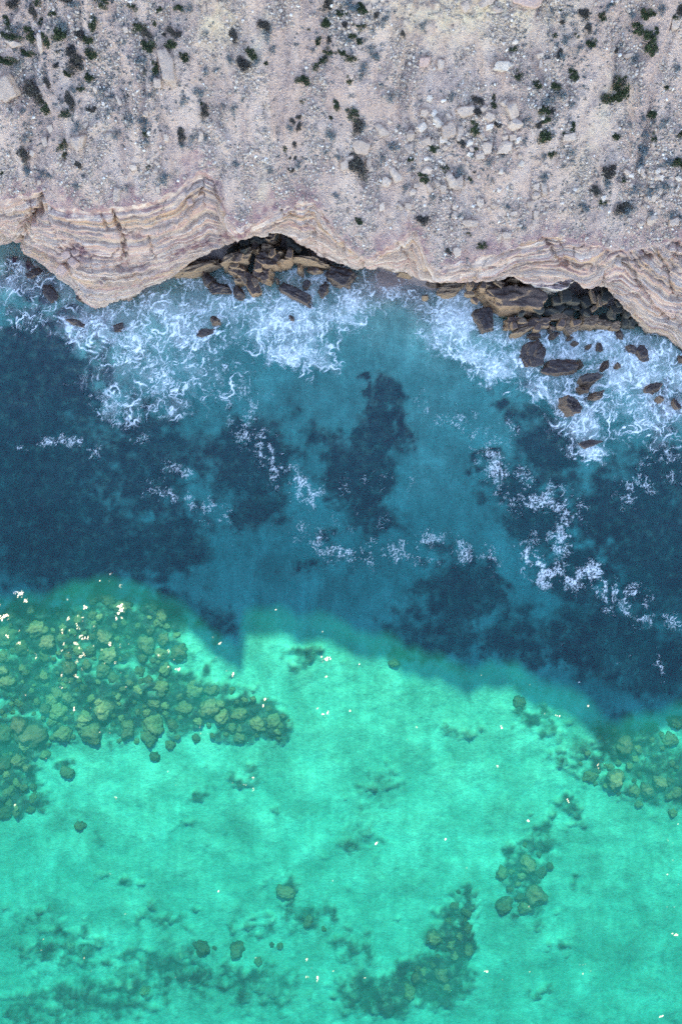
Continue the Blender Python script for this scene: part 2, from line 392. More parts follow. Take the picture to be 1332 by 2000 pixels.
# band coordinate: layers dip a little and swirl
yts = yt - jit; fs = np.hypot(yts[None] - Y, hill_base(xs, yts)[None] - Z)
fs2 = np.hypot(Y - yb[None], Z - zb[None])
px0 = pix(X, Y, Z)[0]; wr = sstep(1120, 1230, px0)
band = (1 - wr) * (-0.75 * fs) + wr * (0.85 * fs2 - 5.5) + 0.22 * Z + 0.75 * fbm3(X * 0.16, Y * 0.16, Z * 0.2, 2, 0.4) + 0.03 * X
ppx, ppy = pix(X, Y, Z)
def seg_dist(px, py, pts):
    d = np.full(px.shape, 1e9)
    for (ax, ay), (bx, by) in zip(pts[:-1], pts[1:]):
        vx, vy = bx - ax, by - ay
        t = np.clip(((px - ax) * vx + (py - ay) * vy) / (vx * vx + vy * vy), 0, 1)
        d = np.minimum(d, np.hypot(px - ax - t * vx, py - ay - t * vy))
    return d
def saw(b): q = b - np.floor(b); return np.where(q < 0.8, q / 0.8, (1 - q) / 0.2)
lv = np.clip(0.45 + 0.9 * fbm2(X * 0.22, band * 0.6, 3), 0, 1)
led = (saw(band * 1.15 + 0.3 * pn2(X * 0.15, band * 0.4)) - 0.5) * 0.46 * lv + (saw(band * 2.9 + 0.4 * pn2(X * 0.3, band)) - 0.5) * 0.26 * (1.1 - lv) + pn2(band * 1.3, X * 0.05) * 0.22
led += 0.20 * fbm3(X * 0.5, Y * 0.5, Z * 0.5, 4, 0.55)
c1, c2 = worley(X * 0.42 + 0.5 * fbm2(X * 0.5, fs * 0.5, 3), fs * 0.30 + 0.3 * fbm2(X * 0.4 + 9, fs * 0.5, 2), 33)
blk = 0.34 * pn2(np.floor(X * 0.42 + fs * 0.1) * 3.7 + 0.5, np.floor(fs * 0.55 + 0.7 * fbm2(X * 0.3, fs * 0.2, 2)) * 2.3 + 0.4)
led -= 0.30 * np.exp(-((c2 - c1) / 0.045) ** 2) * sstep(-0.3, 0.4, fbm2(X * 0.2 + 4, fs * 0.3, 2)); led += blk * sstep(0.02, 0.12, c2 - c1) * 0.6
wob = 11 * fbm2(X * 0.7, Z * 0.7 + 5, 4, 0.6)
for pts, w, dep in [([(86,376),(78,410),(50,450),(40,475)], 9, 1.1), ([(208,396),(228,440),(240,462),(244,500)], 3.2, 0.65),
                    ([(196,420),(216,452)], 2.5, 0.35), ([(240,462),(285,455),(296,478),(302,500)], 3.0, 0.45),
                    ([(300,455),(345,430),(392,402)], 4, -0.25), ([(430,385),(436,420)], 4, 0.4),
                    ([(614,398),(650,445),(690,500),(712,520)], 4, 0.5), ([(640,420),(668,470),(672,505)], 3, 0.35),
                    ([(770,470),(800,500),(832,535)], 3, 0.35), ([(1062,462),(1090,505),(1110,520)], 4, 0.5), ([(1100,520),(1180,525),(1270,500)], 4, 0.4),
                    ([(1176,530),(1178,556)], 2.5, 0.4), ([(1225,520),(1270,590),(1310,630)], 4, 0.45), ([(1290,500),(1320,580)], 4, 0.45)]:
    led -= dep * np.exp(-((seg_dist(ppx + wob, ppy + wob * 0.6, pts)) / w) ** 2)
# loose mauve recess on the left headland
rec = np.exp(-((ppx - 150) / 34) ** 2 - ((ppy - 497) / 20) ** 2) + 0.7 * np.exp(-((ppx - 245) / 60) ** 2 - ((ppy - 520) / 16) ** 2)
led -= 0.7 * rec * (0.7 + 0.6 * fbm2(X * 1.1, Z * 1.1, 3))
tt = np.concatenate([np.full(n1, 0.0), np.arange(n2) / n2])[:, None]
fade = np.where(SEC > 0.5, sstep(0, 0.06, tt) * 0.6 + 0.4, 0.8) * (1 - sstep(0.93, 1.0, tt))
P = np.stack([X, Y, Z], 2)
du = np.gradient(P, axis=1); dv = np.gradient(P, axis=0)
N = np.cross(du, dv); N /= np.linalg.norm(N, axis=2)[..., None] + 1e-9
P = P + N * (led * fade)[..., None]
mauve = (sstep(0.80, 0.99, tt) * (0.5 + 0.5 * pn2(X * 0.8, Z * 0.4)) + np.clip(rec, 0, 1)) * (SEC > 0.5)
lowpink = np.exp(-(seg_dist(ppx, ppy, [(335,500),(380,478),(440,462),(480,452)]) / 9) ** 2)
mauve = np.clip(mauve + lowpink, 0, 1)
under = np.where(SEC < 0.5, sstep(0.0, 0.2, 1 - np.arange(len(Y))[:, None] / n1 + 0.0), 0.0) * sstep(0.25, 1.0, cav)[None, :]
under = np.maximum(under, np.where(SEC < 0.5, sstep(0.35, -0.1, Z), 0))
# last row of the cliff = the slope's first row
last = np.stack([xs, yt, zt], 1)[None]
P = np.concatenate([P, last]); band = np.vstack([band, band[-1:]]); mauve = np.vstack([mauve, mauve[-1:]]); under = np.vstack([under, 0 * xs[None]])
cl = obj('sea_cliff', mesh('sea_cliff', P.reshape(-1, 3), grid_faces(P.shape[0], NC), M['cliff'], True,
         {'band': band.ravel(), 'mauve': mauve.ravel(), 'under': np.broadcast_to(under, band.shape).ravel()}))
tag(cl, 'banded cream and pink sandstone cliff dropping from stony slope to sea', 'cliff', kind='structure')

# S3 scree slope, S4 upper cliff to the rim whose outline casts the shadow on the sea
SH = [(-500,1180),(-200,1172),(0,1168),(60,1160),(120,1146),(200,1130),(280,1140),(340,1175),(390,1215),(440,1246),(466,1262),(474,1200),(480,1180),(520,1181),(600,1200),(680,1216),(760,1250),(850,1280),(920,1300),(1000,1300),(1060,1325),(1130,1350),(1180,1398),(1205,1408),(1240,1402),(1332,1382),(1500,1360),(1900,1300)]
BD = 0.0; YR = 47.0
shx = np.array([world(p, q, -BD)[0] for p, q in SH]); shy = np.array([world(p, q, -BD)[1] for p, q in SH])
ysh = np.interp(xs, shx, shy) + BD / math.tan(SUN_EL) + 0.55 * fbm2(xs * 0.35, xs * 0 + 50, 5, 0.6)
zr = (YR - ysh) * math.tan(SUN_EL)
r3 = []
n3 = 210
yend = 36.0
for i in range(n3 + 1):
    s = i / n3
    y = yt + (yend - yt) * s
    r3.append((y, hill(xs, y)))
ze = hill(xs, yend + 0 * xs)
n4 = 70
for i in range(1, n4 + 1):
    t = i / n4
    w = math.sin(math.pi * min(t, 1)) * 1.0
    y = yend + (YR - yend) * (t ** 0.8) + w * 0.9 * fbm2(xs * 0.2, xs * 0 + t * 4, 4)
    z = ze + (zr - ze) * t + w * 0.8 * fbm2(xs * 0.3 + 9, xs * 0 + t * 5, 3)
    r3.append((y, z))
for yy, dz in ((50, -0.6), (58, -1.5), (75, -2.5), (110, -4), (180, -6), (300, -8)):
    r3.append((yy + 0 * xs, zr + dz - 0 * xs))
Y3 = np.array([r[0] for r in r3]); Z3 = np.array([r[1] for r in r3]); X3 = np.broadcast_to(xs, Y3.shape)
qx, qy = pix(X3, Y3, np.minimum(Z3, 40))
dist_lip = Y3 - yt[None]
mv3 = sstep(1.5, 0.05, dist_lip + 0.9 * fbm2(X3 * 0.5, Y3 * 0.5, 3)) 
cr3 = np.exp(-((qx - 920) / 190) ** 2 - ((qy - 30) / 55) ** 2) + np.exp(-((qx - 425) / 45) ** 2 - ((qy - 40) / 70) ** 2) + 0.7 * np.exp(-(seg_dist(qx, qy, [(525,30),(505,90),(480,140)]) / 12) ** 2) + 0.6 * np.exp(-(seg_dist(qx, qy, [(525,280),(515,330),(512,390)]) / 9) ** 2) + 0.5 * np.exp(-(seg_dist(qx, qy, [(1200,150),(1150,300),(1120,390)]) / 22) ** 2)
hs = obj('hillside', mesh('hillside', np.stack([X3, Y3, Z3], 2).reshape(-1, 3), grid_faces(Y3.shape[0], NC), M['hill'], True,
         {'mauve': np.clip(mv3, 0, 1).ravel(), 'cream': np.clip(cr3, 0, 1).ravel()}))
tag(hs, 'pale stony scree slope above the banded cliff', 'hillside', kind='structure')

# ------------------------------------------------------------------ seabed
def blobs(px, py, L):
    s = np.zeros(px.shape)
    for x, y, rx, ry, a in L:
        s = np.maximum(s, a * np.exp(-(((px - x) / rx) ** 2 + ((py - y) / ry) ** 2) ** 1.5))
    return s
REEF = [(70,760,170,150,1),(60,950,200,150,1),(150,1080,200,90,.95),(290,900,120,120,.85),(330,1050,100,80,.85),(490,900,95,90,1),(500,1000,50,55,1),(60,560,40,40,.8),(104,575,26,30,1),(160,620,30,16,.8),
        (700,735,16,18,1),(720,775,9,40,1),(755,770,30,35,1),(735,850,60,60,1),(800,840,22,22,.95),(690,930,75,70,1),(720,1010,60,40,.9),(640,860,50,40,.6),(650,1045,22,14,.8),(590,1098,24,18,.9),(580,810,14,10,.8),
        (960,775,24,16,.75),(1080,890,60,70,.95),(1000,950,70,50,.75),(1060,1010,90,60,.9),(1220,1000,140,90,1),(1290,920,70,60,1),(1290,1100,110,110,1),(1120,1120,80,60,.9),(1180,1250,140,90,.9),(1290,1300,90,80,.9),(900,1160,100,70,.85),(850,1240,110,60,.7),(1000,1250,90,60,.8),(1020,820,40,60,.6),(940,905,24,14,.8),(870,1080,60,30,.55),(1300,800,30,50,.7),
        (90,1230,130,70,.95),(230,1230,120,80,.9),(60,1330,110,70,1),(200,1370,130,70,1),(340,1370,120,60,.95),(470,1400,80,45,.95),(540,1415,34,34,1),(30,1450,80,60,1),(20,1540,55,60,1),(70,1565,24,26,.95),(125,1510,22,18,.7),(300,1290,70,40,.6),(430,1215,40,30,.7),
        (320,1200,90,50,.7),(400,1320,30,30,.6),(590,1285,40,30,.55),(770,1290,26,20,.8),(1015,1375,24,28,.6),(880,1420,40,22,.45),(1050,1410,60,40,.5),(1230,1450,110,60,.75),(1300,1520,80,70,.8),(1130,1480,60,50,.55),(1110,1590,40,30,.6),(1200,1530,40,30,.7),
        (385,1550,24,18,.7),(480,1530,50,26,.5),(540,1585,16,20,.6),(190,1640,26,14,.5),(360,1620,20,12,.5),(258,1720,18,16,.75),(190,1715,26,20,.5),(555,1750,24,28,.85),(590,1800,60,36,.8),(490,1820,60,28,.55),
        (320,1800,70,26,.6),(60,1790,70,22,.55),(120,1860,110,50,.7),(330,1900,120,60,.8),(480,1930,120,60,.7),(200,1960,140,50,.8),(60,1970,80,40,.7),
        (900,1770,22,36,.9),(890,1850,40,85,1),(840,1920,90,50,.9),(740,1950,110,50,.75),(690,1850,60,40,.5),(1020,1700,44,60,.75),(1035,1770,40,32,.8),(1060,1640,40,50,.55),(1130,1730,22,20,.6),(1090,1860,26,20,.6),(1060,1955,24,14,.6),(650,1100,120,30,.3),(740,1540,70,40,.4),(700,1640,50,60,.4)]
sx = np.unique(np.round(np.concatenate([np.arange(-200, -31, 4), np.arange(-31, 31, 0.15), np.arange(31, 201, 4)]), 4))
sy = np.unique(np.round(np.concatenate([np.arange(-400, -47, 6), np.arange(-47, 27, 0.15), np.arange(27, 34, 1)]), 4))
BX, BY = np.meshgrid(sx, sy)
def shore_y(x): return np.interp(x, botm[:, 0], botm[:, 1])
def bed_base(x, y):
    d = shore_y(x) - y                      # distance seaward of the cliff foot
    z = -0.30 - 0.95 * sstep(0.5, 9, d) - 0.75 * sstep(6, 26, d) - 0.4 * sstep(20, 60, d)
    bx_, by_ = world(765, 545, 0)
    z = z + 0.9 * sstep(0.0, -1.6, d)
    z = z + 0.36 * np.exp(-((x - bx_) / 2.6) ** 2 - ((y - by_) / 1.9) ** 2)     # wet sand strip at the cliff foot
    return z
rough_fade = ((np.abs(BX) < 34) & (BY > -50)).astype(float)
bpx, bpy_ = pix(BX, BY, -1.8)
wx = 26 * fbm2(BX * 0.35, BY * 0.35, 4, 0.6); wy = 26 * fbm2(BX * 0.35 + 60, BY * 0.35, 4, 0.6)
rf = blobs(bpx + wx, bpy_ + wy, REEF) * (1 - 0.22 * sstep(1480, 1640, bpy_) * (bpx < 650))
rfn = 0.22 * fbm2(BX * 0.9, BY * 0.9, 4, 0.6)
reef = sstep(0.14, 0.72, rf + 1.4 * rfn) * rough_fade
f1, f2 = worley(BX * 0.85 + 0.3 * fbm2(BX, BY, 2), BY * 0.85, 5)
lump = np.clip(0.75 - f1, 0, 1)
BZ = bed_base(BX, BY) + 0.10 * fbm2(BX * 0.4, BY * 0.4, 3) + reef * (0.10 + 0.75 * lump * (0.6 + 0.6 * pn2(BX * 0.3, BY * 0.3)) + 0.12 * fbm2(BX * 2.1, BY * 2.1, 3))
BZ = np.where(BX * 0 + BY < 12, np.minimum(BZ, -0.35), BZ)
sb = obj('seabed', mesh('seabed', np.stack([BX, BY, BZ], 2).reshape(-1, 3), grid_faces(len(sy), len(sx)), M['bed'], True, {'reef': reef.ravel()}))
tag(sb, 'sandy seabed with dark weedy reef patches', 'seabed', kind='structure')
def bed_z(x, y):
    i = np.clip(np.searchsorted(sx, x), 0, len(sx) - 1); j = np.clip(np.searchsorted(sy, y), 0, len(sy) - 1)
    return float(BZ[j, i])

# ------------------------------------------------------------------ sea: a closed body of water with a gently moving surface
def swell(x, y):
    return 0.05 * fbm2(x * 0.22, y * 0.34, 3, 0.5)
ux = np.unique(np.round(np.concatenate([np.arange(-200, -31, 6), np.arange(-31, 31, 0.3), np.arange(31, 201, 6)]), 4))
uy = np.unique(np.round(np.concatenate([np.arange(-400, -47, 8), np.arange(-47, 27, 0.3), np.arange(27, 33, 1)]), 4))
UX, UY = np.meshgrid(ux, uy); UZ = swell(UX, UY)
nr, nc = UX.shape
V = np.stack([UX, UY, UZ], 2).reshape(-1, 3)
F = list(map(tuple, grid_faces(nr, nc)))
ring = [i for i in range(nc)] + [r * nc + nc - 1 for r in range(1, nr)] + [(nr - 1) * nc + i for i in range(nc - 2, -1, -1)] + [r * nc for r in range(nr - 2, 0, -1)]
nb0 = len(V); low = V[ring].copy(); low[:, 2] = -9.0
V = np.vstack([V, low, [[0, -100, -9.0]]]); c0 = len(V) - 1; L = len(ring)
me = bpy.data.meshes.new('sea_water')
F += [(ring[(i + 1) % L], ring[i], nb0 + i, nb0 + (i + 1) % L) for i in range(L)]
F += [(nb0 + (i + 1) % L, nb0 + i, c0) for i in range(L)]
me.from_pydata(V.tolist(), [], F); me.materials.append(M['water'])
me.polygons.foreach_set('use_smooth', np.array([i < (nr - 1) * (nc - 1) for i in range(len(F))]))
me.update()
wt = obj('sea', me); tag(wt, 'clear turquoise sea, dark blue where the cliff shades it', 'sea', kind='structure')

# ------------------------------------------------------------------ surf foam: real sheet of lace lying on the water
fx = np.arange(-30.5, 30.5, 0.064); fy = np.arange(-45, 23, 0.064)
FX, FY = np.meshgrid(fx, fy)
fpx, fpy = pix(FX, FY, 0.0)
DENS = [(30,540,70,60,.50),(110,560,60,50,.5),(60,620,80,30,.35),(175,640,60,50,.62),(260,640,100,70,.66),(370,640,80,70,.7),(300,720,130,70,.58),(400,710,60,70,.52),(235,770,55,60,.48),(330,790,70,30,.36),(450,760,60,40,.34),
        (470,600,80,60,.78),(560,620,120,70,.92),(590,690,70,35,1.0),(650,590,90,70,.85),(700,570,60,40,.75),(770,560,60,35,.50),(830,590,40,30,.7),(900,610,70,60,.95),(880,660,60,40,.85),(985,720,60,32,1.0),(930,690,40,40,.85),(400,660,26,16,1.0),
        (1060,655,110,30,.9),(1150,700,150,50,.85),(1250,720,120,70,.85),(1070,750,60,26,.85),(1200,780,130,50,.66),(1130,830,50,45,.85),(1160,885,32,20,1.0),(1290,800,70,50,.66),(1100,790,40,24,.7),(1330,740,60,90,.85),(440,555,90,25,.8),(600,545,90,22,.8),(1130,665,130,25,.95),(300,595,60,26,.6),(1220,840,60,40,.4),(1300,860,50,40,.4)]
LINES = [([(480,830),(520,880),(545,915),(575,945),(605,965)],17,.62),([(300,955),(340,965),(385,985),(430,1000)],14,.5),([(520,770),(490,800)],12,.35),([(600,1040),(660,1080),(760,1080),(860,1060),(950,1095)],18,.45),([(820,1070),(850,1075)],14,.55),
         ([(965,900),(985,930),(1015,965),(1070,970),(1110,1005),(1090,1060)],20,.62),([(1030,1080),(1060,1125),(1120,1130),(1160,1115),(1185,1150),(1250,1166)],13,.75),([(1180,1190),(1260,1212),(1332,1212)],12,.42),([(90,868),(140,862),(186,885)],8,.5),([(0,856),(55,877)],4,.55),
         ([(205,755),(230,810),(265,850)],14,.45),([(1220,965),(1270,930),(1332,910)],18,.5),([(840,795),(900,815),(950,865)],18,.42),([(990,820),(1005,880)],12,.35),([(690,1085),(620,1075)],12,.35),([(300,760),(310,775)],8,.55),([(1060,1045),(1040,1120)],16,.4),([(1280,1270),(1295,1330)],4,.5),([(640,960),(790,930)],16,.28),([(560,1040),(760,1010)],22,.22),([(330,905),(360,925)],12,.4)]
DENS += [(x, y + 3, w * .75 + 7, h * .75 + 8, .95) for x, y, w, h in ((422,628,18,18),(577,576,66,36),(668,548,60,40),(632,570,20,28),(1040,697,62,52),(1089,720,66,34),(1145,745,44,26),(1105,798,40,32),(1151,876,46,20),(1271,761,28,24),(1254,692,32,28),(945,630,38,48),(148,629,40,14),(403,655,38,16),(1316,790,13,24),(467,572,26,26),(1178,716,14,25))]
lw = 8 * fbm2(FX * 0.8, FY * 0.8, 3, 0.6); lw2 = 8 * fbm2(FX * 0.8 + 40, FY * 0.8, 3, 0.6)
dens = np.zeros(FX.shape)
for x, y, rx, ry, a in DENS:
    dens = np.maximum(dens, a * np.exp(-(((fpx + 2.2 * lw - x) / rx) ** 2 + ((fpy + 2.2 * lw2 - y) / ry) ** 2) ** 1.3))
strand = np.zeros(FX.shape)
for pts, w, a in LINES:
    x0 = min(p[0] for p in pts) - 60; x1 = max(p[0] for p in pts) + 60; y0 = min(p[1] for p in pts) - 60; y1 = max(p[1] for p in pts) + 60
    j0, j1 = np.searchsorted(-fpy[:, 0], [-y1, -y0]); i0, i1 = np.searchsorted(fpx[0], [x0, x1])
    sl = (slice(j0, j1), slice(i0, i1))
    strand[sl] = np.maximum(strand[sl], a * np.exp(-(seg_dist(fpx[sl] + lw[sl], fpy[sl] + lw2[sl], pts) / (2.0 * w)) ** 2))
wA = 0.75 * fbm2(FX * 0.42, FY * 0.42, 4, 0.5); wB = 0.75 * fbm2(FX * 0.42 + 31, FY * 0.42, 4, 0.5)
qx_, qy_ = FX + wA, FY + wB
def ridge(n):
    """distance in metres from the zero line of a noise field"""
    gy, gx = np.gradient(n, 0.064); return np.abs(n) / (np.hypot(gx, gy) + 0.35)
patch = 0.5 + 0.5 * fbm2(FX * 0.26 + 3, FY * 0.30, 5, 0.6)
grain = 0.5 + 0.5 * fbm2(FX * 5.5, FY * 5.5, 3, 0.75)
dl = np.clip(dens * (0.42 + 1.12 * patch), 0, 1.2)
lin = lambda rr, w: sstep(w + 1e-4, w * 0.15, rr)
clear = np.ones(FX.shape)
for k, (f, w0, w1, d0, d1, op) in enumerate([(0.36, 0.03, 0.050, 0.05, 0.30, 0.85), (0.62, 0.025, 0.050, 0.10, 0.40, 0.80), (1.05, 0.025, 0.045, 0.16, 0.48, 0.75), (2.00, 0.025, 0.040, 0.28, 0.75, 0.65)]):
    rr = ridge(fbm2(qx_ * f + 20 * k, qy_ * f * 0.8 + 7 * k, 3, 0.5))
    if k == 3: r3_ = rr
    var = np.clip(0.55 + 1.5 * fbm2(FX * (0.5 + 0.35 * k) + 11 * k, FY * (0.5 + 0.35 * k) + 60, 3, 0.6), 0, 1.9)
    clear *= 1 - op * lin(rr, (w0 + w1 * dl) * var) * sstep(d0, d1, dl) * np.clip(0.25 + 0.75 * var, 0, 1)
wash = 0.5 + 0.5 * fbm2(qx_ * 0.6 + 90, qy_ * 0.5, 5, 0.62)
froth = sstep(0.95, 1.55, dl * 0.75 + 0.80 * wash * sstep(0.3, 0.9, dl))
clear *= 1 - froth * (0.15 + 0.75 * sstep(0.25, 0.85, grain))
clear *= 1 - 0.22 * sstep(0.25, 1.1, dl + 0.5 * (wash - 0.5)) - 0.03 * sstep(0.1, 0.6, dens)
alpha = 1 - clear
b1, b2 = worley(FX * 2.6 + 0.8 * wA, FY * 2.2 + 0.8 * wB, 44); b3, b4 = worley(FX * 5.5, FY * 5.0, 45)
lace = np.clip(0.45 + 0.95 * sstep(0.32, 0.04, b2 - b1) + 0.35 * sstep(0.3, 0.05, b4 - b3), 0, 1.15)
alpha = np.where(alpha > 0.3, 0.3 + (alpha - 0.3) * lace, alpha)
pm = 0.5 + 0.5 * fbm2(FX * 0.75 + 8, FY * 0.75, 5, 0.68)
sv = 0.88 * strand * np.clip(2.2 * pm - 0.5, 0, 1.3)
sp = np.maximum(sstep(0.40, 0.66, sv * (0.05 + 1.35 * np.clip(grain, 0, 1))), 0.7 * lin(r3_, 0.11 * sv) * sstep(0.12, 0.4, sv))
alpha = np.maximum(alpha, 0.62 * sp)
alpha = np.maximum(alpha, 0.04 * sstep(0.1, 0.7, sv))
alpha = np.clip(alpha, 0, 0.97)
# loose flecks on the open sea
fl = np.zeros(FX.shape)
FLECK = [(235,1190,6,12),(228,1205,4,8),(55,1172,9,9),(10,1205,12,12),(15,1240,7,9),(640,1290,5,10),(700,1300,5,7),(637,1320,3,8),(630,1400,4,8),(520,1365,4,6),(514,1380,3,6),(125,1340,8,6),(140,1385,5,10),(1090,1400,5,8),(978,1420,4,8),(735,1652,4,6),(868,1635,4,5),(1165,1497,5,6),(1108,1565,5,5),(1032,1602,3,8),(525,1600,3,4),(425,1740,3,3),(1130,1335,3,7),(1147,1375,4,4),(683,1383,5,3),(200,1135,5,6),(40,1160,14,10),(165,1185,6,6),(380,1275,4,6),(455,1320,4,6),(540,1190,5,2),(1318,1822,6,5),(1290,1985,8,3),(791,1615,3,4)]
for x, y, a, b in FLECK:
    m = (np.abs(fpx[0] - x) < 40).nonzero()[0]; n_ = (np.abs(fpy[:, 0] - y) < 40).nonzero()[0]
    if len(m) and len(n_):
        sl = (slice(n_[0], n_[-1] + 1), slice(m[0], m[-1] + 1))
        q = np.exp(-((fpx[sl] - x + .8 * lw[sl]) / (.62 * a)) ** 2 - ((fpy[sl] - y + .8 * lw2[sl]) / (.62 * b)) ** 2)
        fl[sl] = np.maximum(fl[sl], q)
tiny = lin(r3_, 0.045)
fl = sstep(0.30, 0.60, fl * np.maximum(0.9 * sstep(0.55, 0.85, grain), tiny))
gate = pn2(FX * 2.3 + 7, FY * 1.9) * 0.75 + 0.45 * pn2(FX * 0.35, FY * 0.2) + 0.34 * np.exp(-((fpx - 150) / 240) ** 2 - ((fpy - 1240) / 110) ** 2)
specks = np.maximum(tiny, 0.7 * sstep(0.72, 0.9, grain)) * sstep(0.76, 0.92, gate) * (fpy > 1000)
alpha = np.maximum(alpha, np.maximum(0.45 * fl, 0.30 * specks) )
alpha[:2] = alpha[-2:] = 0; alpha[:, :2] = alpha[:, -2:] = 0
keep = alpha > 0.02
quad = keep[:-1, :-1] | keep[1:, :-1] | keep[:-1, 1:] | keep[1:, 1:]
Fq = grid_faces(len(fy), len(fx))[quad.ravel()]
idx, inv = np.unique(Fq.ravel(), return_inverse=True)
FV = np.stack([FX, FY, swell(FX, FY) + 0.02 + 0.05 * alpha], 2).reshape(-1, 3)[idx]
fo = obj('surf_foam', mesh('surf_foam', FV, inv.reshape(-1, 4), M['foam'], True, {'alpha': alpha.ravel()[idx]}))
tag(fo, 'white lacy surf foam spread over the water below the cliff', 'foam', kind='stuff')

# ------------------------------------------------------------------ rocks
import bmesh
def ico(sub):
    bm = bmesh.new(); bmesh.ops.create_icosphere(bm, subdivisions=sub, radius=1.0)
    bm.verts.ensure_lookup_table()
    V = np.array([v.co[:] for v in bm.verts]); F = np.array([[v.index for v in f.verts] for f in bm.faces]); bm.free()
    return V, F
ICO = {i: ico(i) for i in (1, 2, 3, 4, 5)}
def rock_mesh(name, mat, seed, sub=4, kind='angular', rough=0.05):
    """radial polytope of random planes: flat broken faces with worn edges; fits a unit half-size"""
    r = np.random.default_rng(seed); V, F = ICO[sub]
    if kind == 'block':
        n = [np.array(v, float) for v in ((1,0,0),(-1,0,0),(0,1,0),(0,-1,0),(0,0,1),(0,0,-1))]
        n = [q + r.normal(size=3) * 0.16 for q in n]; d = [1, 1, 1, 1, 1, 1]
        for _ in range(4): n.append(r.normal(size=3)); d.append(r.uniform(1.1, 1.35))
    elif kind == 'slab':
        n = [np.array((0, 0, 1.0)) + r.normal(size=3) * 0.07, np.array((0, 0, -1.0))]; d = [1, 1]
        k = r.integers(4, 7); a0 = r.uniform(0, 6.3)
        for i in range(k):
            a = a0 + i * 2 * math.pi / k + r.uniform(-.35, .35)
            n.append(np.array((math.cos(a), math.sin(a), r.uniform(-.15, .35)))); d.append(r.uniform(.8, 1.05))
    elif kind == 'round':
        n = list(r.normal(size=(26, 3))); d = list(r.uniform(.88, 1.1, 26))
    else:
        n = list(r.normal(size=(13, 3))); d = list(r.uniform(.72, 1.1, 13))
    n = np.array(n); n /= np.linalg.norm(n, axis=1)[:, None]; d = np.array(d)
    dots = V @ n.T
    inv_r = np.clip(dots, 1e-3, None) / d[None]
    p = 44 if kind != 'round' else 9
    rad = 1.0 / ((inv_r ** p).sum(1) ** (1.0 / p))
    rad = np.clip(rad, 0.3, 1.55)
    o = seed * 3.1
    rad = rad * (1 + rough * fbm3(V[:, 0] * 2.2 + o, V[:, 1] * 2.2, V[:, 2] * 2.2, 4 if sub > 3 else 2, 0.55))
    Q = V * rad[:, None]
    Q -= (Q.max(0) + Q.min(0)) / 2; Q /= (Q.max(0) - Q.min(0)) / 2
    return mesh(name, Q, F, mat, smooth=(sub >= 4))

ORD = ['first', 'second', 'third', 'fourth', 'fifth', 'sixth', 'seventh', 'eighth', 'ninth', 'tenth', 'eleventh', 'twelfth', 'thirteenth', 'fourteenth', 'fifteenth', 'sixteenth', 'seventeenth', 'eighteenth', 'nineteenth', 'twentieth'] + ['twenty-' + w for w in ('first', 'second', 'third', 'fourth', 'fifth', 'sixth', 'seventh', 'eighth', 'ninth')] + ['thirtieth'] + ['thirty-' + w for w in ('first', 'second', 'third', 'fourth', 'fifth', 'sixth', 'seventh', 'eighth', 'ninth')] + ['fortieth'] + ['forty-' + w for w in ('first', 'second', 'third', 'fourth', 'fifth', 'sixth', 'seventh', 'eighth', 'ninth')]

def place_rock(name, me, px, py, w, h, rot, zc, hz, label, cat, group=None):
    """px, py centre in the photo; w, h size in pixels; zc height of the centre; hz half height"""
    x, y = world(px, py, zc); f = K * (H - zc) / H
    o = obj(name, me, loc=(x, y, zc), rot=(RNG.uniform(-.12, .12), RNG.uniform(-.12, .12), math.radians(rot)), scale=(w * f / 2, h * f / 2, hz))
    return tag(o, label, cat, group)

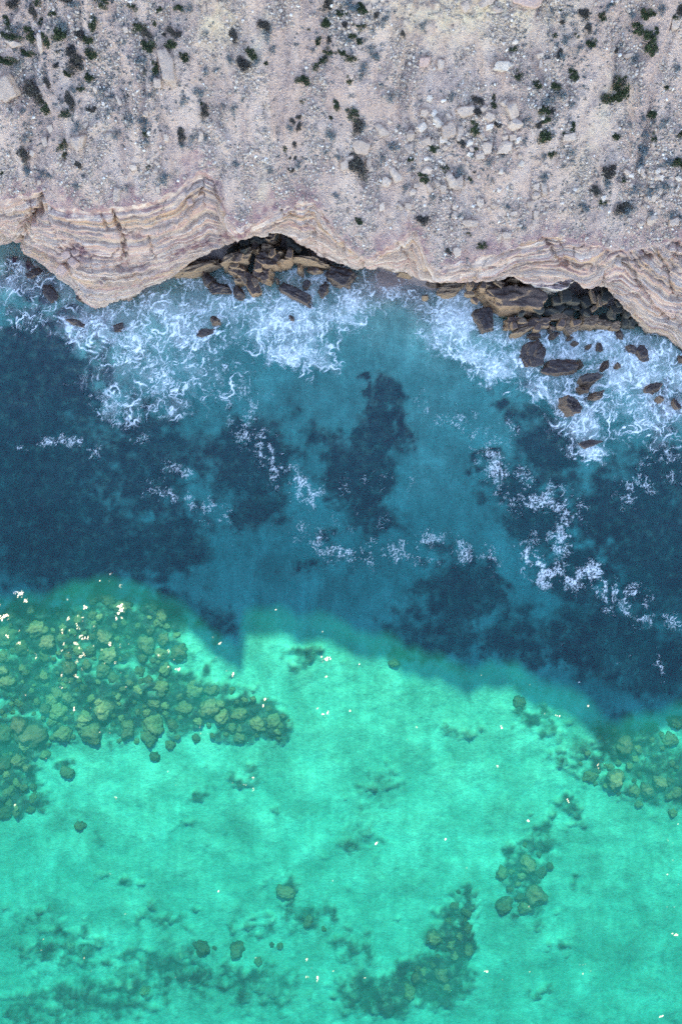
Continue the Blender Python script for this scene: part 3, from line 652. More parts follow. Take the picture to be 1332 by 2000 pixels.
# (px, py, w, h, rotation, kind, material, half height, label)
SURF = [
 (408,545,25,30,20,'angular','surf',.8,'dark wet boulder at the left end of the cave-mouth rocks'),
 (430,563,44,26,8,'angular','surf',.8,'wide dark boulder just below the left end of the cave rocks'),
 (467,572,26,26,-20,'angular','surf',.7,'dark boulder in foam below the tan cave slabs'),
 (470,552,22,12,8,'slab','tan',.6,'small tan flat rock in the gap of the cave-mouth pile'),
 (493,556,24,50,28,'block','brown',1.0,'long brown block pointing seaward from the cave-mouth pile'),
 (516,538,40,34,-30,'block','brown',1.2,'large brown block at the seaward corner of the cave pile'),
 (467,532,36,34,15,'angular','brown',1.2,'brown boulder on the left flank of the cave-mouth pile'),
 (464,508,62,32,14,'slab','tan',1.4,'broad tan slab in front of the dark left cave'),
 (527,512,56,32,-12,'block','brown',1.4,'big pinkish brown block in the middle of the cave pile'),
 (523,492,28,16,0,'block','tan',1.3,'pale flat block near the back of the left cave'),
 (549,498,26,22,20,'angular','tan',1.3,'pale angular stone at the right of the left cave pile'),
 (527,467,44,30,-6,'block','brown',1.4,'grey block deep inside the left cave'),
 (497,470,32,22,10,'block','dark',1.3,'dark block at the left inside the left cave'),
 (502,492,20,18,0,'angular','tan',1.2,'small pale stone beside the flat block in the left cave'),
 (480,488,26,18,18,'block','dark',1.2,'dark stone behind the broad tan slab'),
 (560,515,26,20,-15,'angular','brown',1.0,'brown stone at the right edge of the cave-mouth pile'),
 (577,576,78,19,-27,'block','surf',.75,'long narrow dark boulder lying aslant in the foam'),
 (598,557,17,18,-20,'angular','surf',.6,'small dark rock above the long narrow boulder'),
 (616,528,30,20,8,'angular','brown',.7,'rounded brown rock close under the cliff, right of the cave'),
 (587,529,14,24,10,'angular','brown',.7,'upright brown rock left of the rounded brown rock'),
 (632,570,22,30,5,'angular','surf',.7,'dark rock left of the big flat-topped boulder'),
 (668,543,64,38,-4,'slab','surf',1.1,'big flat-topped dark boulder with tan rim under the cliff'),
 (422,628,20,20,0,'angular','surf',.55,'lone dark red rock ringed by foam off the headland'),
 (543,550,9,9,0,'angular','surf',.5,'tiny dark rock in the foam right of the cave pile'),
 (848,552,32,20,-8,'angular','surf',.9,'dark rock tucked under the cliff right of the sand strip'),
 (881,569,58,24,18,'slab','tan',.9,'tilted tan slab under the cliff in heavy foam'),
 (830,582,14,10,0,'angular','tan',.5,'small tan rock alone below the sand strip'),
 (945,626,38,48,22,'block','surf',1.0,'upright brown block standing in foam left of the right cave'),
 (957,562,74,44,24,'slab','brown',1.5,'dark sloping slab under the overhang at the left'),
 (996,585,118,62,-12,'slab','brown',1.7,'huge dark-topped slab with tan rim under the overhang'),
 (1004,634,44,24,-4,'block','brown',.9,'squarish brown block below the huge slab'),
 (1047,632,48,22,-4,'block','brown',.9,'wide brown block right of the squarish block'),
 (1017,650,50,12,22,'slab','tan',.6,'thin tan slab lying aslant in front of the blocks'),
 (1042,657,28,14,-4,'angular','surf',.6,'low dark rock in foam below the wide brown block'),
 (1040,693,60,48,30,'angular','surf',1.1,'large pointed dark boulder in the surf'),
 (1089,717,66,34,-3,'block','surf',.95,'large oblong dark boulder right of the pointed one'),
 (1127,712,16,20,0,'angular','surf',.6,'small dark rock touching the oblong boulder'),
 (1145,745,44,26,10,'angular','surf',.8,'dark boulder with light streaks below the oblong one'),
 (1133,762,19,17,0,'angular','surf',.5,'small rock at the lower left of the streaked boulder'),
 (1161,774,32,17,12,'angular','surf',.6,'low reddish rock below the streaked boulder'),
 (1105,796,40,30,-30,'block','surf',.75,'seaward dark block at the end of the boulder line'),
 (1151,868,46,18,0,'angular','surf',.35,'low washed-over rock with white water behind it'),
 (1086,620,38,16,0,'block','tan',1.0,'tan block on the right cave sill'),
 (1112,636,38,32,30,'block','tan',.9,'tan tilted block in the middle of the right cave sill'),
 (1145,630,32,30,-10,'block','tan',1.0,'pale tan block right of the tilted one'),
 (1172,635,34,14,-12,'block','tan',.7,'low tan block toward the right of the cave sill'),
 (1197,638,20,18,0,'block','tan',.7,'small tan block at the right end of the cave sill'),
 (1209,653,13,22,5,'angular','surf',.6,'narrow dark rock below the right end of the sill'),
 (1226,634,22,24,20,'angular','dark',.9,'dark rock in the corner of the right cave'),
 (1074,642,12,24,-12,'angular','surf',.6,'upright dark sliver below the cave sill'),
 (1080,656,22,14,25,'angular','surf',.55,'dark tan-edged rock beside the upright sliver'),
 (1233,682,20,24,30,'angular','surf',.6,'left of the two joined rocks near the right wall'),
 (1254,692,32,28,-25,'angular','surf',.6,'right of the two joined rocks near the right wall'),
 (1178,716,12,25,-18,'angular','surf',.5,'slim dark rock in foam right of the oblong boulder'),
 (1203,715,11,14,0,'angular','surf',.45,'small dark rock right of the slim one'),
 (1170,680,18,18,-25,'angular','surf',.5,'triangular brown rock below the pale tan block'),
 (1148,678,11,11,0,'angular','surf',.45,'tiny rock left of the triangular brown rock'),
 (1120,673,14,9,0,'angular','surf',.45,'tiny low rock below the tilted tan block'),
 (1111,662,13,8,0,'angular','surf',.45,'tiny rock close under the cave sill'),
 (1271,761,28,24,20,'angular','surf',.45,'half-submerged dark rock ringed by foam near the right edge'),
 (1284,782,18,12,0,'angular','surf',.4,'small rock under the half-submerged one at right'),
 (1316,790,13,24,15,'angular','surf',.5,'dark upright rock by the right picture edge'),
 (1330,702,14,16,0,'angular','surf',.5,'dark rock cut by the right picture edge'),
 (148,629,40,13,-18,'angular','surf',.45,'low curved dark rock off the left headland'),
 (160,585,18,10,-20,'angular','surf',.4,'small dark rock at the foot of the left headland'),
 (68,534,32,18,10,'angular','surf',.32,'dark rock awash near the left picture edge'),
 (101,573,32,38,0,'angular','surf',.30,'dark rock just under the water off the left headland'),
 (230,640,34,18,0,'angular','surf',.25,'low rock awash below the headland tip'),
 (403,651,38,16,0,'angular','surf',.30,'rock under white water below the lone red rock'),
 (570,624,12,15,0,'angular','surf',.3,'small reddish rock awash in the densest foam'),
 (1068,557,90,30,-4,'slab','pinkrock',1.0,'pink layered ledge block under the overhang'),
 (1000,550,30,14,0,'angular','brown',.9,'brown stone wedged under the overhang left of the pink ledge'),
 (793,538,34,10,-6,'slab','tan',.7,'thin tan ledge at the cliff foot by the sand strip'),
 (386,527,104,22,16,'angular','tan',1.0,'long tan shelf at the left foot of the cave'),
 (602,512,96,14,-8,'angular','tan',.9,'thin tan shelf at the right foot of the left cave'),
]
HIGH = {'tan slab in front', 'middle of the cave pile', 'huge dark-topped'}
for i, (px, py, w, h, rot, kind, mat, hz, lab) in enumerate(SURF):
    x, y = world(px, py, 0.2); zb_ = bed_z(x, y)
    if hz < 0.4: zc = -0.10
    elif mat == 'surf': zc = 0.12 + 0.15 * (hz - .5)
    elif 'cave' in lab and mat in ('tan', 'brown', 'dark') and py < 520: zc = 0.9
    elif 'overhang' in lab: zc = 1.5 if 'pink' in lab else 0.9
    else: zc = 0.35
    me = rock_mesh('boulder', M[mat], 100 + i, 5 if w > 30 else 4, kind, 0.19)
    place_rock('boulder', me, px, py, w * 1.06, h * 1.08, rot, zc, max(hz, zc - zb_ + 0.1) if hz >= .4 else 0.45, lab, 'boulder', 'boulders at the cliff foot')

# heap of dark blocks inside the two caves
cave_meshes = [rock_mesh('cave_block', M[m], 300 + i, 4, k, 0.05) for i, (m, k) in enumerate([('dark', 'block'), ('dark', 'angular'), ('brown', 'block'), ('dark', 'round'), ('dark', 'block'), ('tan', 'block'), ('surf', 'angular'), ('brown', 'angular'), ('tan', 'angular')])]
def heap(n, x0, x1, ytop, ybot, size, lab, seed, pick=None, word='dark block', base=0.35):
    r = random.Random(seed); pts = []
    for _ in range(4000):
        if len(pts) >= n: break
        px = r.uniform(x0, x1); a = ytop(px); b = ybot(px); py = r.uniform(a, b); s = r.uniform(*size)
        if all(math.hypot(px - q[0], (py - q[1]) * 1.2) > 0.42 * (s + q[2]) for q in pts): pts.append((px, py, s))
    pts.sort()
    for k, (px, py, s) in enumerate(pts):
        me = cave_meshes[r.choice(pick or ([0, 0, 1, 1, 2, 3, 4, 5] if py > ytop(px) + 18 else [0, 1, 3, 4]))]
        zc = base + 1.3 * max(0, (ybot(px) - py) / max(1, ybot(px) - ytop(px))) + r.uniform(-.1, .2)
        nm = ORD[k] if k < len(ORD) else None
        place_rock('cave_block', me, px, py, s * 1.25, s * r.uniform(.75, 1.1), r.uniform(0, 180), zc, s * K * r.uniform(.5, .8),
                   f'{nm} {word} from the left in {lab}' if nm else f'{word} in the right end of {lab}', 'rock', f'blocks heaped in {lab}')
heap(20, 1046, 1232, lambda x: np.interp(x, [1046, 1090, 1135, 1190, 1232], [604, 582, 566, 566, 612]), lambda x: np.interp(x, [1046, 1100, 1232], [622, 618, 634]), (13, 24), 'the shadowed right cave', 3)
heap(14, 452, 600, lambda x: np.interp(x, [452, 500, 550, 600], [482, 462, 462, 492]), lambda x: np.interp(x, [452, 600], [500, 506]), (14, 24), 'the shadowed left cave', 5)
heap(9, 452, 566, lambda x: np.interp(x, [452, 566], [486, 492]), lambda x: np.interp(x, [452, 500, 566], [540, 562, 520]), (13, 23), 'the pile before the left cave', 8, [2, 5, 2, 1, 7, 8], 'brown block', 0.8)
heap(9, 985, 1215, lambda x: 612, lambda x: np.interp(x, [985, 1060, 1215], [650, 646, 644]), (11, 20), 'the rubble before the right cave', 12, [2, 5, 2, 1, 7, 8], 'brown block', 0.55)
heap(9, 905, 1010, lambda x: 548, lambda x: np.interp(x, [905, 1010], [585, 600]), (11, 19), 'the rubble under the overhang', 14, [2, 5, 2, 7, 8], 'brown block', 1.1)
for k, (px, py, w, h, rot) in enumerate([(1156,580,9,30,20),(1168,588,9,26,8),(1180,575,14,14,30),(1180,590,16,9,20)]):
    place_rock('rock_slab', rock_mesh('rock_slab', M['tan'], 350 + k, 4, 'block', .04), px, py, w, h, rot, 1.6, .3,
               ['leftmost upright pale slab in the right cave', 'second upright pale slab in the right cave', 'square pale slab high in the right cave', 'small pale slab below the square one in the right cave'][k], 'rock', 'pale slabs in the right cave')

# mauve blocks in the recess of the left headland
def on_cliff(px, py):
    d = (pix(P[..., 0], P[..., 1], P[..., 2])); q = (d[0] - px) ** 2 + (d[1] - py) ** 2
    q[:n1] = 1e9
    i = np.unravel_index(np.argmin(q), q.shape); return P[i]
for k, (px, py, s, lab) in enumerate([(131,497,16,'mauve block at the left of the headland recess'), (148,492,15,'mauve block at the top of the headland recess'), (146,510,17,'mauve block at the lower right of the headland recess'), (125,525,22,'reddish flat block below the headland recess'), (200,553,10,'small pink rock low on the headland face'), (205,548,8,'small pale chip beside the low pink rock on the headland'), (370,392,12,'brown knob of rock below the highest notch of the cliff')]):
    p = on_cliff(px, py); f = K * (H - p[2]) / H
    o = obj('cliff_block', rock_mesh('cliff_block', M['rose'] if k not in (5,) else M['stone'], 380 + k, 4, 'block', .05), loc=(p[0], p[1] - .1, p[2] + .05), rot=(RNG.uniform(-.4, .4), RNG.uniform(-.4, .4), RNG.uniform(0, 3)), scale=(s * f * .6, s * f * .5, s * f * .45))
    tag(o, lab, 'rock', 'loose blocks on the cliff face')

# ------------------------------------------------------------------ submerged boulders in the sunlit water
um = [rock_mesh('submerged_boulder', M['under'], 420 + i, 4, 'round', 0.26) for i in range(8)]
for me in um: me.polygons.foreach_set('use_smooth', np.ones(len(me.polygons), bool))
ZONES = [('of the large left reef', [(0,1200),(150,1160),(300,1180),(360,1260),(330,1330),(470,1350),(570,1400),(540,1450),(400,1440),(300,1470),(160,1440),(90,1480),(0,1480)], 190, (18, 44)),
         ('in the reef strip down the left picture edge', [(0,1480),(80,1480),(60,1540),(88,1570),(60,1595),(0,1600)], 14, (28, 50)),
         ('of the right edge reef', [(1150,1430),(1332,1410),(1332,1600),(1200,1560),(1100,1500)], 36, (17, 36)),
         ('in the reef right of the bottom centre', [(860,1800),(895,1730),(925,1760),(925,1860),(880,1940),(780,1960),(820,1880)], 20, (18, 36)),
         ('in the oval reef below the right shore', [(990,1660),(1060,1640),(1090,1720),(1060,1790),(995,1800),(980,1730)], 14, (20, 40)),
         ('of the lower left reef', [(250,1850),(620,1780),(640,1840),(500,1900),(260,1980)], 9, (20, 34))]
def inside(x, y, poly):
    c = False
    for (ax, ay), (bx, by) in zip(poly, poly[1:] + poly[:1]):
        if (ay > y) != (by > y) and x < (bx - ax) * (y - ay) / (by - ay) + ax: c = not c
    return c
EXTRA = [(250,1432,38),(290,1438,36),(300,1482,26),(60,1440,60),(160,1420,40),(200,1390,40),(540,1412,44),(770,1295,30),(557,1748,40),(152,1618,26),(1015,1375,30),(1205,1525,46),(128,1512,30)]
r = random.Random(17)
def put_under(px, py, s, lab, grp):
    x, y = world(px, py, -1.6); z = bed_z(x, y); f = K * (H + 1.6) / H; hs = s * f / 2
    o = obj('submerged_boulder', um[r.randrange(8)], loc=(x, y, z - hs * .12), rot=(r.uniform(-.2, .2), r.uniform(-.2, .2), r.uniform(0, 6.3)),
            scale=(hs * r.uniform(.9, 1.15), hs * r.uniform(.8, 1.1), hs * r.uniform(.55, .85)))
    top = o.location.z + o.scale[2]
    if top > -0.6: o.location.z -= top + 0.6
    tag(o, lab, 'boulder', grp)
for zi, (zn, poly, n, size) in enumerate(ZONES):
    pts = []
    for _ in range(6000):
        if len(pts) >= n: break
        px = r.uniform(min(p[0] for p in poly), max(p[0] for p in poly)); py = r.uniform(min(p[1] for p in poly), max(p[1] for p in poly)); s = size[0] * .6 + (size[1] * 1.15 - size[0] * .6) * r.random() ** 1.8
        if inside(px, py, poly) and all(math.hypot(px - q[0], py - q[1]) > .36 * (s + q[2]) for q in pts): pts.append((px, py, s))
    nrow = max(1, math.ceil(len(pts) / 20)); pts.sort(key=lambda q: q[1])
    per = math.ceil(len(pts) / nrow)
    for rw in range(nrow):
        for k, q in enumerate(sorted(pts[rw * per:(rw + 1) * per])):
            put_under(*q, f'{ORD[k]} rounded boulder from the left {zn}' if nrow == 1 else f'{ORD[k]} submerged boulder from the left, {ORD[rw]} row down {zn}', f'boulders {zn}')
EXTRA.sort()
for k, (px, py, s) in enumerate(EXTRA):
    put_under(px, py, s, f'{ORD[k]} from the left of the lone round boulders on the bright sand', 'lone boulders on the sunlit sand')

# ------------------------------------------------------------------ stones on the slope (zoomed tile coordinates / 3 + tile origin)
def tile(ox, oy, L): return [(ox + a / 3, oy + b / 3, c / 3, d / 3, *e) for a, b, c, d, *e in L]
STN = tile(0, 0, [(50,520,130,140,10),(305,755,45,50,5),(990,400,100,215,15),(930,490,55,60,-10),(465,840,100,90,0),(270,830,40,60,0),(455,790,35,40,0),(980,810,40,50,10),(80,255,110,50,5),(500,735,60,30,15),(240,260,36,110,-8),(640,800,50,40,20),(1175,800,40,60,10),(700,590,40,60,-8),(1000,1150,70,70,0),(930,1110,30,50,0),(690,1140,40,90,-25),(785,985,50,40,0),(740,180,34,40,0)]) \
    + tile(444, 0, [(307,65,38,22,5,'white'),(1140,745,68,48,35,'white'),(1235,720,75,62,0,'white'),(1070,795,60,64,-20),(1300,690,52,50,0),(1295,760,95,90,10),(1165,830,72,50,10),(1265,815,50,52,0,'white'),(1065,870,84,62,15),(780,870,115,90,-10),(720,930,62,36,10),(905,765,100,75,0),(985,1025,80,92,0),(930,1072,60,60,-30),(1165,1000,66,48,-15),(1180,1100,50,64,0),(1225,1075,52,42,0),(1260,1110,45,52,0),(1310,1060,92,92,0),(1085,1130,46,50,0),(1110,1085,40,36,0),(1185,580,46,42,0,'white'),(1125,570,36,30,0),(825,950,40,84,0),(1155,365,72,52,0,'rose'),(1245,385,50,62,0),(690,965,56,64,0),(840,990,30,32,0),(1155,665,60,52,0),(830,45,44,40,30)]) \
    + tile(888, 0, [(285,392,130,62,-5,'white'),(350,248,40,25,0,'white'),(285,255,26,20,0,'white'),(550,365,80,30,8),(503,372,24,60,-5),(1012,330,62,30,15),(500,325,50,32,10),(265,590,42,36,0),(290,605,52,42,20),(335,650,74,100,30),(205,690,76,52,-20),(350,735,95,66,-15),(205,745,58,34,20,'white'),(60,660,115,64,8),(25,780,56,84,20),(185,875,64,78,0),(150,915,62,42,0),(290,865,84,72,0),(295,805,42,32,15),(85,840,44,42,0,'white'),(672,802,84,50,0),(520,1110,42,86,25),(470,1150,52,52,0),(475,1090,38,42,0),(870,1160,36,36,0,'white'),(20,1070,66,84,0),(1165,1160,36,50,-20),(1180,1040,42,42,0),(150,1185,52,44,0),(1120,1165,32,30,0),(340,805,50,40,0),(170,640,46,40,0),(420,10,180,60,-18,'rose'),(190,8,120,50,25,'stone'),(250,60,70,40,10,'stone'),(1290,140,60,90,-20,'stone'),(60,40,60,60,30,'stone')]) \
    + tile(660, 380, [(258,70,36,56,0),(366,70,46,46,0),(410,72,46,46,0),(770,172,108,50,-3),(1025,115,52,30,15),(1120,55,42,46,0),(695,340,52,62,0),(830,50,46,62,0),(160,265,32,32,0),(945,245,26,52,-10),(300,160,40,30,10)]) \
    + tile(888, 400, [(1150,92,64,62,20),(1085,115,42,42,0),(1280,100,64,52,0),(470,60,32,52,0),(300,182,62,46,0),(1015,90,36,30,0)])
stone_me = {}
for mname in ('stone', 'white', 'rose'):
    stone_me[mname] = [rock_mesh('slope_stone', M[mname], 600 + i + len(mname) * 10, 4, ['angular', 'block', 'slab', 'angular'][i % 4], .16) for i in range(8)]
def zone(px, py):
    c = ['at the far left', 'left of centre', 'near the centre', 'right of centre', 'at the far right'][min(4, max(0, int(px / 266.5)))]
    rw = 'at the top edge' if py < 85 else 'on the upper slope' if py < 175 else 'on the middle slope' if py < 275 else 'on the lower slope'
    return f'{rw} {c}'
items = []
for t_ in STN:
    px, py, w, h, rot = t_[:5]; items.append((px, py, w, h, rot, t_[5] if len(t_) > 5 else 'stone'))
# further medium stones, thickest in the rubble fields
FIELD = [(850,290,70,80,60),(1000,330,70,70,24),(1270,350,60,60,44),(215,200,60,40,18),(90,330,50,40,14),(290,330,60,30,14),(720,320,60,60,12),(930,420,90,40,22),(1180,400,120,40,20),(870,150,80,60,6)]
r = random.Random(23)
for cx_, cy_, rx, ry, n in FIELD:
    for _ in range(n):
        s = 5.5 + 7 * r.random() ** 2.2
        items.append((cx_ + r.gauss(0, .55) * rx, cy_ + r.gauss(0, .55) * ry, s * r.uniform(.9, 1.4), s, r.uniform(0, 180), 'white' if r.random() < .25 else 'stone'))
lip_py = lambda px: np.interp(px, [p[0] for p in TOP], [p[1] for p in TOP])
items = [i for i in items if i[1] < lip_py(i[0]) - 6 and -10 < i[0] < 1345 and i[1] > -8]
taken = [(i[0], i[1], max(i[2], i[3])) for i in items]
def label_all(items, word, describe):
    """labels by place in the photo: zone, then ordinal from the left among alike ones"""
    by = {}
    for k, it in enumerate(items): by.setdefault((describe(it), zone(it[0], it[1])), []).append(k)
    out = {}
    for (d, z), ks in by.items():
        ks.sort(key=lambda k: items[k][0])
        for j, k in enumerate(ks):
            out[k] = (f'{d} {word} {z}' if len(ks) == 1 else f'{ORD[j]} {d} {word} from the left {z}' if j < len(ORD) else f'{d} {word} in the crowd {z}')
    return out
labs = label_all(items, 'stone', lambda it: ('large ' if max(it[2], it[3]) > 26 else 'medium ' if max(it[2], it[3]) > 13 else 'small ') + ({'white': 'white', 'stone': 'pale beige', 'rose': 'rose'}[it[5]]))
for k, (px, py, w, h, rot, mat) in enumerate(items):
    x, y, z = on_hill(px, py); f = K * (H - z) / H
    hz = min(w, h) * f * r.uniform(.34, .5) if max(w, h) > 26 else min(w, h) * f * .42
    o = obj('slope_stone', stone_me[mat][r.randrange(8)], loc=(x, y, z + hz * .22), rot=(0.5 + r.uniform(-.15, .15), r.uniform(-.15, .15), math.radians(rot)), scale=(w * f / 2, h * f / 2 * 1.05, hz))
    tag(o, labs[k], 'stone', 'stones on the slope')

# scree: thousands of small stones, one mass
def scree(n, seed):
    g = np.random.default_rng(seed)
    px = g.uniform(-30, 1362, n * 4); py = g.uniform(-25, 545, n * 4)
    ok = py < np.interp(px, [p[0] for p in TOP], [p[1] for p in TOP]) - 3
    px, py = px[ok], py[ok]
    d = 0.22 + 1.7 * fbm2(px / 75, py / 130, 4, 0.6) + sum(a / 60 * 1.0 * np.exp(-((px - cx_) / (rx * 1.1)) ** 2 - ((py - cy_) / (ry * 1.1)) ** 2) for cx_, cy_, rx, ry, a in FIELD)
    ok = g.random(len(px)) < np.clip(d, 0.03, 1)
    px, py = px[ok][:n], py[ok][:n]; n = len(px)
    z = np.full(n, 10.0)
    for _ in range(14):
        x, y = world(px, py, z); z = .5 * z + .5 * hill(x, y)
    x, y = world(px, py, z)
    V, F = ICO[1]; V = V[:]; 
    # low-poly: plain icosahedron, 20 faces
    phi = (1 + 5 ** .5) / 2
    V = np.array([(-1,phi,0),(1,phi,0),(-1,-phi,0),(1,-phi,0),(0,-1,phi),(0,1,phi),(0,-1,-phi),(0,1,-phi),(phi,0,-1),(phi,0,1),(-phi,0,-1),(-phi,0,1)]) / 1.9
    F = np.array([(0,11,5),(0,5,1),(0,1,7),(0,7,10),(0,10,11),(1,5,9),(5,11,4),(11,10,2),(10,7,6),(7,1,8),(3,9,4),(3,4,2),(3,2,6),(3,6,8),(3,8,9),(4,9,5),(2,4,11),(6,2,10),(8,6,7),(9,8,1)])
    s = 0.034 + 0.085 * g.random(n) ** 3.2
    A = V[None] * (1 + 0.35 * g.normal(size=(n, 12, 1)).clip(-1, 1)) * s[:, None, None] * g.uniform(.6, 1.35, (n, 1, 3))
    a = g.uniform(0, 6.3, n); ca, sa = np.cos(a)[:, None], np.sin(a)[:, None]
    A = np.stack([A[..., 0] * ca - A[..., 1] * sa, A[..., 0] * sa + A[..., 1] * ca, A[..., 2]], 2)
    A += np.stack([x, y, z + s * .25], 1)[:, None]
    FF = F[None] + (np.arange(n) * 12)[:, None, None]
    tint = np.repeat(np.clip(g.normal(.52, .24, n), 0, 1), 12)
    return mesh('scree', A.reshape(-1, 3), FF.reshape(-1, 3), M['scree'], False, {'tint': tint})
tag(obj('scree', scree(21000, 5)), 'loose small pale stones strewn over the slope', 'scree', kind='stuff')

# ------------------------------------------------------------------ shrubs
GRN = tile(0, 0, [(90,30,60,60),(390,10,70,30),(610,20,70,50),(790,45,60,60),(935,60,35,30),(1050,55,40,40),(70,208,110,50),(185,210,60,60),(275,240,40,60),(550,135,50,70),(820,160,70,70),(865,200,50,40),(360,205,60,60),(465,210,50,60),(515,235,70,60),(535,320,80,70),(425,305,60,60),(45,362,90,40),(170,318,60,30),(335,385,30,35),(450,385,90,70),(875,280,60,55),(1005,182,45,35),(1050,205,45,30),(1010,265,50,40),(1080,340,55,60),(915,400,45,50),(848,420,40,40),(205,535,80,85),(280,480,30,40),(405,437,40,30),(525,465,40,40),(475,515,40,35),(415,585,45,70),(270,630,60,60),(385,668,55,55),(535,648,55,35),(370,850,50,70),(390,895,35,50),(145,900,60,60),(1062,797,42,65),(1200,660,50,60),(865,980,35,35),(755,550,30,25),(240,125,30,30),(340,300,30,30),(200,70,40,50),(45,125,40,40),(860,775,50,40),(1180,600,25,25),(905,135,25,30),(465,965,35,30),(12,1008,30,20),(960,205,25,25),(500,800,20,40),(225,20,50,30),(310,80,30,40)]) \
    + tile(444, 0, [(588,35,55,55),(670,68,55,50),(790,60,65,50),(583,140,40,45),(530,240,40,55),(600,303,65,35),(668,312,50,30),(722,342,60,55),(560,350,45,60),(520,392,40,35),(775,160,60,50),(735,218,40,25),(770,240,40,45),(35,195,40,65),(215,160,60,60),(140,322,55,70),(90,390,75,80),(225,372,30,25),(435,595,45,35),(640,618,40,45),(740,672,75,55),(760,755,55,65),(415,693,35,25),(418,748,30,40),(383,708,30,25),(440,480,60,55),(605,690,30,15),(393,840,30,25),(342,870,25,30),(760,965,85,105),(370,1000,40,30),(370,925,15,20),(397,928,18,18),(443,920,25,25),(1030,198,25,28),(1210,875,40,40),(1073,935,30,20),(1150,1045,65,45),(1270,992,45,45),(480,175,18,20),(715,470,35,40),(870,95,30,30),(685,150,30,50),(595,235,30,35)]) \
    + tile(888, 0, [(750,95,50,75),(855,100,45,55),(1070,175,75,50),(1180,182,30,30),(1115,90,45,55),(1150,90,30,30),(630,130,35,30),(800,258,45,40),(720,208,35,30),(588,208,30,20),(935,300,30,35),(1140,262,85,95),(1315,70,50,60),(1285,100,30,40),(950,510,100,150),(920,590,70,50),(880,580,50,40),(370,440,40,50),(695,440,60,50),(135,600,60,50),(228,570,30,30),(230,620,35,25),(128,665,45,50),(118,750,60,65),(245,738,45,30),(520,655,45,60),(567,655,30,30),(535,705,40,30),(490,738,40,35),(590,515,50,35),(525,805,55,55),(640,780,40,25),(690,755,30,50),(570,895,40,55),(40,835,45,35),(125,868,30,25),(340,290,45,30),(478,500,45,50),(940,805,35,40),(1155,670,40,45),(1170,805,40,50),(900,1015,80,70),(1300,965,60,60),(1325,790,30,60),(115,1005,20,20),(85,1045,25,35),(865,1190,40,25),(1235,515,25,25),(820,1115,55,40),(990,1050,30,50),(915,20,35,20),(615,62,18,18),(610,320,30,40),(780,160,40,40)]) \
    + [(700,432,15,13),(822,431,25,22),(940,480,18,16),(1213,410,28,18),(917,457,10,9),(876,490,10,9)]
BLU = tile(0, 0, [(440,40,70,60),(370,140,50,60),(100,165,60,45),(270,430,40,40),(650,580,50,60),(770,712,55,70),(850,720,60,70),(460,740,45,50),(680,780,60,60),(165,990,40,50),(165,730,50,60),(160,800,50,60),(855,840,50,50),(1210,200,50,55),(1265,405,35,35),(1165,535,60,50),(1310,630,28,55),(1130,810,50,60),(1205,790,35,45),(1065,845,40,28),(745,1090,45,40),(955,1070,70,70),(450,1090,40,40),(300,1045,40,50),(1110,60,60,60),(830,370,80,60),(905,455,40,50),(1085,585,60,40),(145,655,30,40),(370,600,30,30),(490,1035,25,25),(435,540,40,60),(600,530,50,40),(890,560,40,50),(255,1020,40,40),(640,650,40,40),(110,380,60,40),(1210,420,30,40)]) \
    + tile(444, 0, [(235,195,75,80),(265,305,45,55),(175,355,50,40),(610,95,50,60),(920,120,50,70),(1140,148,50,40),(405,265,35,35),(500,295,30,30),(700,250,60,40),(845,285,35,40),(870,350,50,40),(800,395,40,50),(785,445,40,40),(955,558,75,65),(900,503,35,35),(942,468,30,22),(600,785,50,60),(790,740,60,50),(970,875,75,75),(35,640,45,60),(365,745,40,40),(415,978,40,40),(55,975,50,40),(252,1010,30,50),(570,890,40,35),(632,1155,45,50),(645,930,35,40),(910,925,40,50),(1005,740,25,25),(1310,580,28,55),(85,580,30,30),(15,340,35,40),(735,570,40,40),(1090,990,35,50),(1035,1110,40,60),(1200,1155,35,35),(720,30,80,50),(850,190,30,30)]) \
    + tile(888, 0, [(635,105,45,60),(575,68,35,35),(650,228,55,45),(615,345,60,50),(725,280,40,70),(895,40,40,40),(1205,55,50,60),(1035,80,40,40),(1120,210,50,40),(1050,350,60,80),(1300,400,40,40),(545,570,80,60),(620,570,60,80),(455,570,50,40),(410,710,45,50),(195,940,50,50),(285,915,40,40),(400,835,40,35),(25,1005,45,50),(100,900,35,40),(670,910,50,70),(675,950,45,45),(520,920,35,50),(635,980,35,60),(520,1040,40,50),(225,1060,35,50),(1025,715,40,40),(1095,705,35,50),(1220,715,60,60),(1160,720,35,70),(1100,800,60,55),(1090,870,60,70),(1075,960,70,70),(1240,970,80,40),(890,1065,50,40),(905,1105,40,40),(1050,1110,60,50),(1140,1100,80,70),(1230,1105,70,60),(1300,1105,35,35),(570,800,40,40),(680,620,40,30),(1295,1035,30,40),(630,1135,40,40)]) \
    + [(1138,412,22,22),(1225,410,22,14),(1268,412,18,14),(1309,415,20,18),(1328,427,12,14),(1021,447,11,20),(880,420,9,12),(897,418,10,12),(990,405,9,10),(912,505,10,9)]
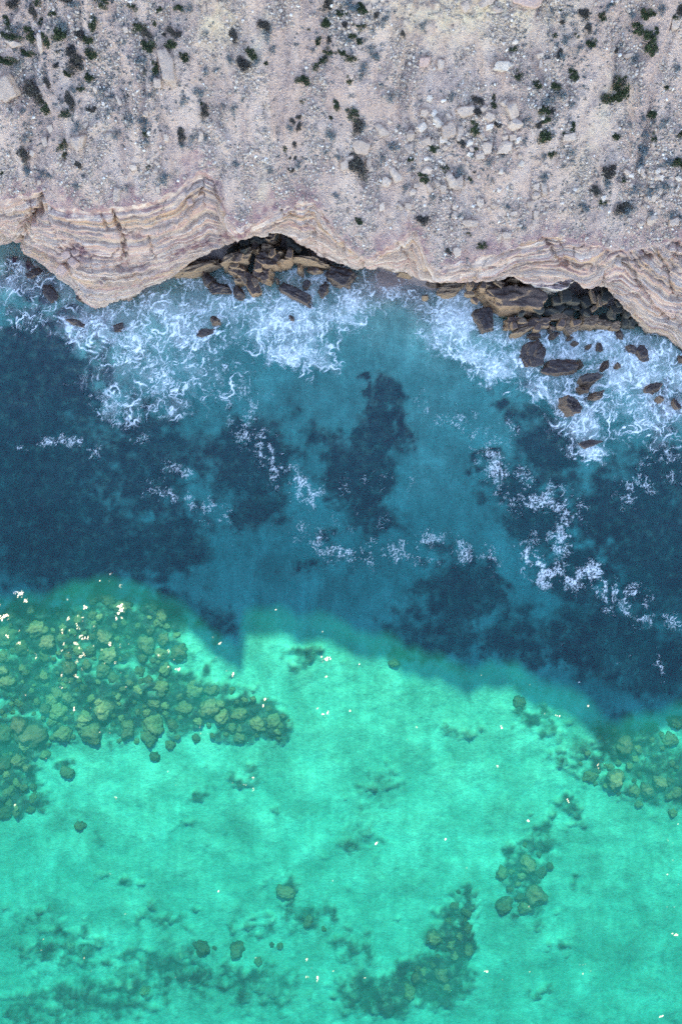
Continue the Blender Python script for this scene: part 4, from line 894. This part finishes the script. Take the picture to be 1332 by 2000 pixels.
def leaf_cloud(seed, n, lobes, leaf, flat, mat, name, hollow=0.2):
    g = np.random.default_rng(seed)
    ctr = g.normal(size=(lobes, 3)) * [.42, .42, .16]; ctr[:, 2] = np.abs(ctr[:, 2]) + .32
    rad = g.uniform(.26, .5, lobes)
    k = g.integers(0, lobes, n)
    d = g.normal(size=(n, 3)); d /= np.linalg.norm(d, axis=1)[:, None]
    rr = rad[k] * (hollow + (1 - hollow) * g.random(n) ** .45)
    c = ctr[k] + d * rr[:, None] * [1, 1, flat]
    c[:, 2] = np.abs(c[:, 2]) + .02
    a = g.normal(size=(n, 3)); a /= np.linalg.norm(a, axis=1)[:, None]
    b = np.cross(a, g.normal(size=(n, 3))); b /= np.linalg.norm(b, axis=1)[:, None]
    L = leaf * g.uniform(.6, 1.3, n)[:, None]
    Q = np.stack([c - a * L, c + b * L * .45, c + a * L, c - b * L * .45], 1)
    m = np.percentile(np.abs(Q[..., :2]).max(2), 92); Q[..., :2] /= m; Q[..., 2] /= m
    F = np.arange(n * 4).reshape(-1, 4)
    tint = np.clip(g.normal(.45, .22, n) + .25 * (c[:, 2] - .4), 0, 1)
    return mesh(name, Q.reshape(-1, 3), F, mat, False, {'tint': np.repeat(tint, 4)})
def twigs(seed, n, name='stem'):
    g = np.random.default_rng(seed); V = []; F = []
    for i in range(n):
        a = g.uniform(0, 6.3); p0 = np.array((0, 0, -.1)); p1 = np.array((math.cos(a) * .25, math.sin(a) * .25, .25)); p2 = np.array((math.cos(a + .4) * .65, math.sin(a + .4) * .65, g.uniform(.35, .6)))
        b = len(V)
        for p, w in ((p0, .05), (p1, .03), (p2, .008)):
            for q in range(4): V.append(p + w * np.array((math.cos(q * 1.571), math.sin(q * 1.571), 0)))
        for lv in range(2):
            for q in range(4): F.append((b + lv * 4 + q, b + lv * 4 + (q + 1) % 4, b + lv * 4 + 4 + (q + 1) % 4, b + lv * 4 + 4 + q))
    return mesh(name, V, F, M['wood'])
gv = [leaf_cloud(700 + i, 1400, 8 + i % 4, .085, .9, M['green'] if i < 5 else M['brownleaf'], 'foliage') for i in range(7)]
bv = [leaf_cloud(740 + i, 520, 8 + i % 4, .070, .8, M['blue'], 'foliage', 0.0) for i in range(5)]
st = [twigs(780 + i, 7) for i in range(3)]
r = random.Random(41)
def shrubs(L, kind):
    L = [i for i in L if i[1] < lip_py(i[0]) - 2]
    lb = label_all(L, 'shrub', lambda it: ('large ' if max(it[2], it[3]) > 23 else 'small ' if max(it[2], it[3]) < 13.5 else 'medium ') + kind)
    for k, it in enumerate(L):
        px, py, w, h = it[:4]
        x, y, z = on_hill(px, py); f = K * (H - z) / H
        root = obj('shrub', None, loc=(x, y, z - .02), rot=(0.25, 0, r.choice([0, math.pi]) + r.uniform(-.3, .3)))
        root.scale = (w * f / 2 * 1.25, h * f / 2 * 1.25, (w + h) * f / 4 * r.uniform(.8, 1.1))
        tag(root, lb[k], 'shrub', f'{kind} shrubs on the slope')
        me = r.choice(bv) if kind == 'grey blue' else (r.choice(gv[:5]) if r.random() < .72 else r.choice(gv[5:]))
        obj('foliage', me, root); obj('stem', r.choice(st), root)
shrubs(GRN, 'dark green'); shrubs(BLU, 'grey blue')

# low tufts too small to pick apart
def tufts(n, seed):
    g = np.random.default_rng(seed)
    B = [(120,90,130,90,1),(260,60,120,60,.5),(690,50,70,60,1),(1130,80,90,90,.8),(1070,210,60,90,.9),(1290,280,60,90,1),(880,300,80,80,.6),(290,240,60,60,.6),(60,250,50,60,.7),(200,180,60,60,.7),(330,140,60,60,.6),(600,250,60,50,.3),(1200,380,120,40,.5)]
    px = g.uniform(-10, 1342, n * 8); py = g.uniform(-10, 480, n * 8)
    d = sum(a * np.exp(-((px - x) / rx) ** 2 - ((py - y) / ry) ** 2) for x, y, rx, ry, a in B) + .03 + .12 * fbm2(px / 40, py / 60, 3)
    ok = (g.random(len(px)) < d * .5) & (py < lip_py(px) - 8)
    px, py = px[ok][:n], py[ok][:n]; n = len(px)
    z = np.full(n, 10.0)
    for _ in range(14):
        x, y = world(px, py, z); z = .5 * z + .5 * hill(x, y)
    x, y = world(px, py, z)
    m = 22; s = g.uniform(.05, .20, n)
    c = g.normal(size=(n, m, 3)) * [.55, .55, .3] * s[:, None, None]; c[..., 2] = np.abs(c[..., 2])
    c += np.stack([x, y, z], 1)[:, None]
    a = g.normal(size=(n, m, 3)); a /= np.linalg.norm(a, axis=2)[..., None]; b = np.cross(a, g.normal(size=(n, m, 3))); b /= np.linalg.norm(b, axis=2)[..., None]
    Ls = .045 * g.uniform(.6, 1.3, (n, m, 1))
    Q = np.stack([c - a * Ls, c + b * Ls * .5, c + a * Ls, c - b * Ls * .5], 2)
    tint = np.repeat(np.clip(g.normal(.35, .2, n * m), 0, 1), 4)
    return mesh('ground_cover', Q.reshape(-1, 3), np.arange(n * m * 4).reshape(-1, 4), M['blue'], False, {'tint': tint})
tag(obj('ground_cover', tufts(1500, 9)), 'low grey blue tufts scattered between the stones', 'plants', kind='stuff')
